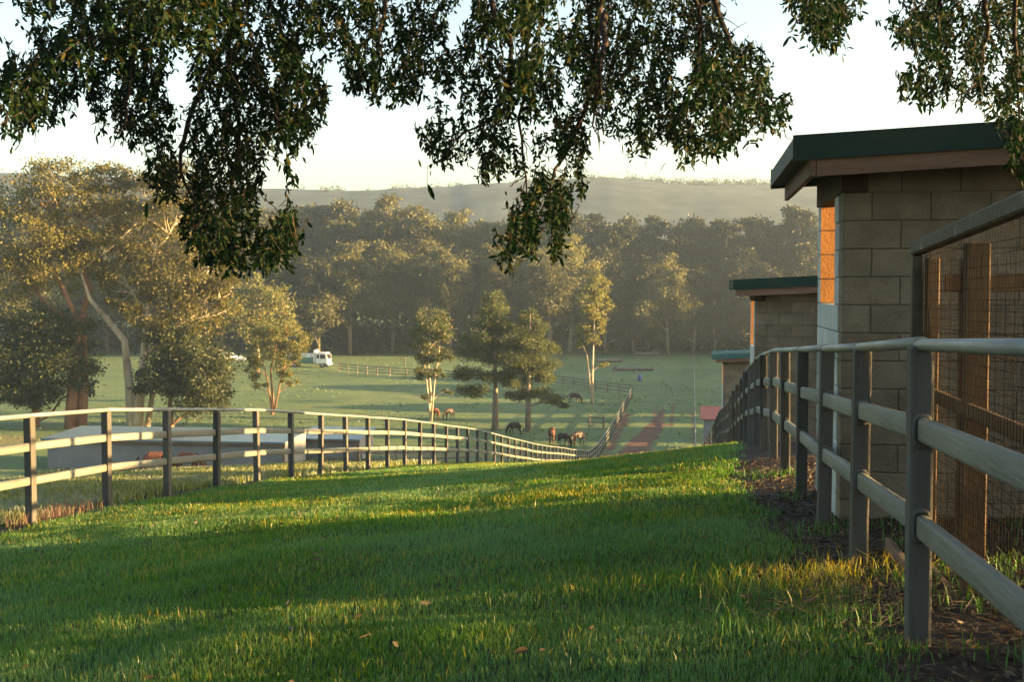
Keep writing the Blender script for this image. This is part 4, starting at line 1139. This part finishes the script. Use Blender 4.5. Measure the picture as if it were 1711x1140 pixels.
def overhead():
    r = np.random.default_rng(41)
    base = np.array([-6.4, -4.2, gz(-6.4, -4.2)])
    t = thing('overhanging_tree', tuple(base), 'leafy tree whose dark branches hang across the top of the picture', 'tree')
    N = 17000
    x = r.uniform(-40, 1750, N); y = r.uniform(-230, 470, N)
    ys = y; y = y + 14                      # shoots droop below where they start
    ok = np.zeros(N, bool)
    for p in POLY: ok |= inside(p, x, y)
    above = (y < 0) & ((x < 1240) | (x > 1480)) & (r.random(N) < .5)
    for p in GAPS: ok &= ~inside(p, x, y)
    # thinner speckle: clumps by noise
    dn = fbm(x / 38, y / 46, 3)
    ok &= dn > -.13 - .02 * sstep(190, 60, y)
    ok |= above
    x, y = x[ok], ys[ok]
    dep = 7.6 + 3.6 * fbm(x / 150 + 3, y / 220, 2) + r.normal(size=len(x)) * .55
    dep = np.clip(dep, 5.6, 10.0)
    tips = np.array([at(a, b, d) for a, b, d in zip(x, y, dep)])
    P = []; D = []
    wood = MB()
    for k in range(len(tips)):
        n = int(r.integers(11, 20)); L = r.uniform(.10, .22)
        side = r.normal(size=3) * np.array([.55, .55, .25])
        dirn = np.array([0, 0, -1.0]) + side; dirn /= np.linalg.norm(dirn)
        a = tips[k] - dirn * L * .6
        tt = np.sort(r.random(n)) ** .9
        pts = a + dirn * (tt * L)[:, None] + np.array([0, 0, -.03]) * (tt ** 2)[:, None]
        out = r.normal(size=(n, 3)) * .75 + dirn * .7 + np.array([0, 0, -.45])
        P.append(pts); D.append(out)
        if k % 2 == 0: wood.tube([a, a + dirn * L * .5, a + dirn * L * .9], [.003, .0025, .0012], 3, cap=False)
    # unseen leaf screen added right of the view to dapple the lawn
    m = 25000
    q = np.stack([r.uniform(5.0, 7.4, m), r.uniform(5.0, 7.9, m), r.uniform(-1.25, 1.35, m)], 1)
    op = fbm(q[:, 1] * 1.25 + 7, q[:, 2] * 1.9, 3) - .55 * np.exp(-((q[:, 1] - 6.88) / .21) ** 2) 
    q = q[op > -.20]
    P.append(q); D.append(r.normal(size=q.shape) + np.array([0, 0, -.6]))
    P = np.concatenate(P); D = np.concatenate(D)
    v, f = leaf_hex(P, D, .043, .0165, r)
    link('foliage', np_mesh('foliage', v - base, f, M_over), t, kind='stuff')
    # the wood: trunk out of view, limbs overhead, branchlets hanging into view
    trunk = MB()
    top = np.array([-5.6, -1.2, 3.6])
    trunk.tube([np.array([0, 0, -.3]), np.array([.1, .4, 1.2]), np.array([.4, 1.6, 3.2]), top - base], [.42, .34, .28, .24], 10)
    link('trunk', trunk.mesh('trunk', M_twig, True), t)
    limbs = [(200, -260, 7.5), (470, -240, 8.2), (760, -260, 7.4), (1000, -230, 8.0), (1220, -260, 7.6), (1640, -260, 7.8)]
    lp = []
    for (a, b, d) in limbs:
        e = at(a, b, d); lp.append(e)
        mb = MB(); mb.tube([q - base for q in bend(top, e, r, 9, .05, -.08)], list(np.linspace(.14, .05, 9)), 7)
        link('limb', mb.mesh('limb', M_twig, True), t)
    hang = [(0, [(150, -60), (120, 40), (60, 120), (40, 190)], 7.4), (0, [(230, -60), (230, 60), (215, 160), (205, 220)], 7.3), (1, [(400, -60), (380, 90), (400, 240), (390, 380), (395, 430)], 8.0), (1, [(440, -60), (470, 60), (500, 150), (515, 200)], 8.2),
            (1, [(380, 60), (320, 180), (300, 280), (340, 360)], 7.9), (2, [(640, -60), (640, 40), (620, 120)], 7.3), (2, [(790, -60), (850, 60), (860, 130), (820, 200), (740, 240)], 7.5), (3, [(1010, -60), (1000, 60), (985, 160), (940, 260), (900, 360), (890, 420)], 7.9),
            (3, [(890, -60), (880, 60), (870, 200), (880, 330)], 7.7), (3, [(1010, 20), (1005, 120), (990, 210)], 7.6), (4, [(1150, -60), (1170, 40), (1160, 130), (1140, 230)], 7.6), (4, [(1180, -30), (1230, 90), (1270, 140), (1300, 190)], 7.6),
            (4, [(1380, -60), (1390, 10), (1375, 60)], 7.6), (5, [(1640, -60), (1650, 40), (1640, 120), (1610, 170)], 7.8), (5, [(1690, -60), (1700, 100), (1700, 260)], 7.7), (5, [(1600, -40), (1550, 30), (1510, 55)], 7.8)]
    for li, pp, d in hang:
        q = [at(a, b, d + .25 * math.sin(k * 1.7 + li)) for k, (a, b) in enumerate(pp)]
        q = [lp[li]] + q if pp[0][1] < -20 else q
        fine = []
        for k in range(len(q) - 1):
            for s in np.linspace(0, 1, 5)[:-1]: fine.append(q[k] * (1 - s) + q[k + 1] * s + r.normal(size=3) * .012)
        fine.append(q[-1])
        mb = MB(); mb.tube([p - base for p in fine], list(np.linspace(.026, .005, len(fine))), 5); link('branchlet', mb.mesh('branchlet', M_twig, True), t)
        # side shoots
        sb = MB()
        for p in fine[3:]:
            for _ in range(3):
                e = p + r.normal(size=3) * np.array([.09, .09, .06]) + np.array([0, 0, -.06])
                sb.tube([p - base for p in bend(p, e, r, 4, .1)], [.005, .004, .003, .0015], 3, cap=False)
        link('side_shoots', sb.mesh('side_shoots', M_twig), t, kind='stuff')
    link('twigs', MB_shift(wood, base).mesh('twigs', M_twig), t, kind='stuff')
    # the larger leaves that stand clear along the edges
    one = leaf_hex(np.zeros((1, 3)), np.array([[0, 0, -1.0]]), .066, .026, np.random.default_rng(1), .1)
    me = np_mesh('leaf', one[0], one[1], M_over)
    edges = []
    for p in POLY:
        for (xa, ya), (xb, yb) in zip(p, p[1:] + p[:1]):
            if ya < 6 and yb < 6 or xa > 1711: continue
            for _ in range(max(1, int(math.hypot(xb - xa, yb - ya) / 26))):
                s = r.random(); edges.append((xa + (xb - xa) * s, ya + (yb - ya) * s))
    for (a, b) in edges[:230]:
        d = float(np.clip(7.6 + 3.6 * fbm(a / 150 + 3, b / 220, 2), 5.6, 10)) + r.normal() * .3
        p = at(a + r.normal() * 5, b + r.normal() * 5 - 8, d) - base
        link('leaf', me, t, tuple(p), (r.normal() * .6, r.normal() * .6, r.uniform(0, 6.28)))
    for (a, b) in ((18, 100), (30, 112), (12, 124), (20, 138), (246, 335), (714, 306)):
        p = at(a, b, 6.6) - base
        link('leaf', me, t, tuple(p), (r.normal() * .5, r.normal() * .5, r.uniform(0, 6.28)), (1.25, 1.25, 1.25))
    p0 = at(714, 276, 6.6) - base; p1 = at(714, 308, 6.6) - base
    mb = MB(); mb.tube([p0, p1], .0016, 3); link('hanging_thread', mb.mesh('hanging_thread', M_twig), t)
def MB_shift(mb, b):
    mb.v = [(x - b[0], y - b[1], z - b[2]) for x, y, z in mb.v]; return mb
overhead()

# ------------------------------------------------------------------ lawn, paddock grass, weeds, litter
def blades(u, w, hgt, wid, r, lean=.35, dry=None):
    n = len(u)
    z = ground_z(u, w) - .004
    P = np.stack([u, w, z], 1)
    a = r.random(n) * 2 * math.pi
    s = np.stack([np.cos(a), np.sin(a), np.zeros(n)], 1)
    ln = np.stack([-np.sin(a), np.cos(a), np.zeros(n)], 1) * (r.normal(size=n) * lean)[:, None] + r.normal(size=(n, 3)) * np.array([.12, .12, 0])
    h = hgt[:, None]; wv = wid[:, None]
    m = P + np.array([0, 0, .55]) * h + ln * h * .30
    tip = P + np.array([0, 0, 1.0]) * h * .92 + ln * h * .95
    v = np.stack([P - s * wv * .5, P + s * wv * .5, m + s * wv * .38, m - s * wv * .38, tip], 1).reshape(-1, 3)
    k = np.arange(n)[:, None] * 5
    f = np.concatenate([k + np.array([[0, 1, 2]]), k + np.array([[0, 2, 3]]), k + np.array([[3, 2, 4]])], 1).reshape(-1, 3)
    tipv = np.tile(np.array([0, 0, .06, .06, .30], np.float32), (n, 1))
    if dry is not None: tipv[dry] = np.array([.15, .15, .7, .7, 1.0], np.float32)
    tipv = tipv.ravel()
    return v, f, tipv
def grass_mesh(name, vft, mat):
    me = np_mesh(name, vft[0], vft[1], mat)
    a = me.attributes.new('tip', 'FLOAT', 'POINT'); a.data.foreach_set('value', vft[2])
    return me
def scatter(regions, r, keep):
    out = []
    for (u0, u1, w0, w1, dens) in regions:
        n = int((u1 - u0) * (w1 - w0) * dens)
        u = r.uniform(u0, u1, n); w = r.uniform(w0, w1, n)
        q = keep(u, w); out.append((u[q], w[q]))
    return np.concatenate([o[0] for o in out]), np.concatenate([o[1] for o in out])
def lawn():
    r = np.random.default_rng(51)
    def keep(u, w):
        X = u * math.cos(YAW) + w * math.sin(YAW); Y = w * math.cos(YAW) - u * math.sin(YAW)
        vis = np.abs(X) < .55 * Y + .9
        return vis & (r.random(len(u)) > soil_mask(u, w) * 1.15)
    u, w = scatter([(-4.6, 1.2, 3.2, 6, 6100), (-6.2, 1.2, 6, 9, 4200), (-7.3, 1.2, 9, 13, 2800), (-7.3, 1.2, 13, 20, 1150), (-7.3, 1.0, 20, 34, 380), (-7.3, 1.0, 34, 56, 170)], r, keep)
    h = (.024 + .026 * np.clip(fbm(u * .9, w * .9) + .5, 0, 1) + .020 * r.random(len(u))) * (1 + .03 * np.clip(w - 12, 0, 30))
    tall = r.random(len(u)) < .085 * np.clip(.4 + 2.4 * fbm(u * 1.6, w * 1.6, 2), 0, 1.5); h[tall] *= r.uniform(1.2, 1.75, tall.sum())
    wd = .0034 + .0011 * r.random(len(u)) + .00055 * np.clip(w - 6, 0, 40)
    vft = blades(u, w, h, wd, r, dry=tall)  # tall blades get the gold that reads as sunlit lawn
    link('lawn_grass', grass_mesh('lawn_grass', vft, M_grass), label='short dewy green lawn grass between the two fences', cat='grass', kind='stuff')
    # sparse tufts growing in the mulch strip by the right fence
    u, w = scatter([(.1, 2.2, 4.0, 12, 420)], r, lambda u, w: fbm(u * 2.3 + 4, w * 2.3, 2) > .07)
    vft = blades(u, w, .05 + .09 * r.random(len(u)), .004 + .002 * r.random(len(u)), r, .5)
    link('tuft_grass', grass_mesh('tuft_grass', vft, M_grass), label='loose grass tufts in the bare strip under the right fence', cat='grass', kind='stuff')
lawn()
def paddock_grass():
    r = np.random.default_rng(52)
    def keep(u, w):
        X = u * math.cos(YAW) + w * math.sin(YAW); Y = w * math.cos(YAW) - u * math.sin(YAW)
        return (np.abs(X) < .47 * Y + .5) & (r.random(len(u)) > soil_mask(u, w))
    u, w = scatter([(-16, -7.45, 12, 22, 430), (-24, -7.45, 22, 36, 160), (-36, -7.45, 36, 58, 60), (-46, -7.45, 58, 88, 25)], r, keep)
    h = .05 + .09 * np.clip(fbm(u * .5, w * .5) + .45, 0, 1) + .05 * r.random(len(u)); h *= 1 + .012 * w
    vft = blades(u, w, h, .008 + .0010 * w, r, .5)
    link('paddock_grass', grass_mesh('paddock_grass', vft, M_pgrass), label='rough yellow-green paddock grass beyond the left fence', cat='grass', kind='stuff')
    n = 1300
    u = r.normal(-7.42, .16, n); w = 8 + 6 * r.random(n) ** 1.3
    q = fbm(w * 1.1, u * 0 + 1, 2) > -.12; u, w = u[q], w[q]
    vft = blades(u, w, .06 + .17 * r.random(len(u)), .006 + .004 * r.random(len(u)), r, .6)
    link('dry_weeds', grass_mesh('dry_weeds', vft, M_dry), label='pinkish dry weeds under the near end of the left fence', cat='weeds', kind='stuff')
paddock_grass()
def litter():
    r = np.random.default_rng(53)
    n = 9000
    u = r.uniform(.05, 2.4, n); w = 3.6 + 10 * r.random(n) ** 1.2
    q = r.random(n) < soil_mask(u, w); u, w = u[q], w[q]
    P = np.stack([u, w, ground_z(u, w) + .008 + .012 * r.random(len(u))], 1)
    D = r.normal(size=P.shape) * np.array([1, 1, .25])
    v, f = leaf_hex(P, D, .045, .016, r)
    nd = 620; ud = r.normal(.62, .30, nd); wd = r.normal(6.45, .24, nd)
    vft = blades(ud, wd, .05 + .10 * r.random(nd), .004 + .002 * r.random(nd), r, .7, dry=np.ones(nd, bool))
    link('dry_tufts', grass_mesh('dry_tufts', vft, M_grass), label='dry golden grass tufts at the foot of the second near right-fence post', cat='grass', kind='stuff')
    link('leaf_litter', np_mesh('leaf_litter', v, f, M_litter), label='brown leaf litter on the bare soil by the right fence', cat='leaf litter', kind='stuff')
    n = 1500
    u = r.normal(.75, .35, n); w = np.concatenate([r.normal(5.9, .35, n // 2), r.uniform(4, 12, n - n // 2)])
    P = np.stack([u, w, ground_z(u, w) + .015 + .03 * r.random(n)], 1)
    D = r.normal(size=P.shape) * np.array([1, 1, .3])
    v, f = leaf_quads(P, D, .13, .004, r, .1)
    link('straw_wisps', np_mesh('straw_wisps', v, f, M_straw), label='pale straw wisps scattered under the right fence', cat='straw', kind='stuff')
    one = leaf_hex(np.zeros((1, 3)), np.array([[1.0, 0, .1]]), .11, .05, np.random.default_rng(2), .2)
    p = gp(856, 1116)
    link('fallen_leaf', np_mesh('fallen_leaf', one[0], one[1], M_straw), None, (p[0], p[1], p[2] + .05), (0, .1, .4), label='single dry grey leaf lying on the near lawn', cat='leaf')
litter()
def field_tufts():
    r = np.random.default_rng(54)
    n = 10000
    u = r.uniform(-75, 14, n); w = 90 + 150 * r.random(n) ** 1.3
    q = (fbm(u / 5, w / 9, 3) > .02) & (track_mask(u, w) < .2) & (r.random(n) < .8); u, w = u[q], w[q]
    vft = blades(u, w, .10 + .16 * r.random(len(u)), .10 + .12 * r.random(len(u)), r, .8)
    link('pasture_tufts', grass_mesh('pasture_tufts', vft, M_tuft), label='uneven tufts of grass across the valley paddocks', cat='grass', kind='stuff')
    n = 90
    u = r.uniform(-5.5, .6, n); w = r.uniform(4.2, 13, n)
    P = np.stack([u, w, ground_z(u, w) + .045], 1)
    v, f = leaf_hex(P, r.normal(size=P.shape) * np.array([1, 1, .35]), .055, .022, r)
    link('scattered_leaves', np_mesh('scattered_leaves', v, f, M_straw), label='few dry leaves scattered over the near lawn', cat='leaf litter', kind='stuff')
field_tufts()

# ------------------------------------------------------------------ morning haze
def haze():
    b = MB(); b.box(-860, 860, -70, 960, -18, 84)
    m = bpy.data.materials.new('morning_haze'); m.use_nodes = True
    n = m.node_tree.nodes; l = m.node_tree.links
    n.remove(n['Principled BSDF'])
    pv = n.new('ShaderNodeVolumePrincipled')
    pv.inputs['Color'].default_value = (.66, .83, 1.0, 1)
    pv.inputs['Density'].default_value = .00048
    pv.inputs['Anisotropy'].default_value = .62
    l.new(pv.outputs[0], n['Material Output'].inputs['Volume'])
    link('haze', b.mesh('haze', m), label='thin golden morning haze over the valley', cat='haze', kind='stuff')
haze()
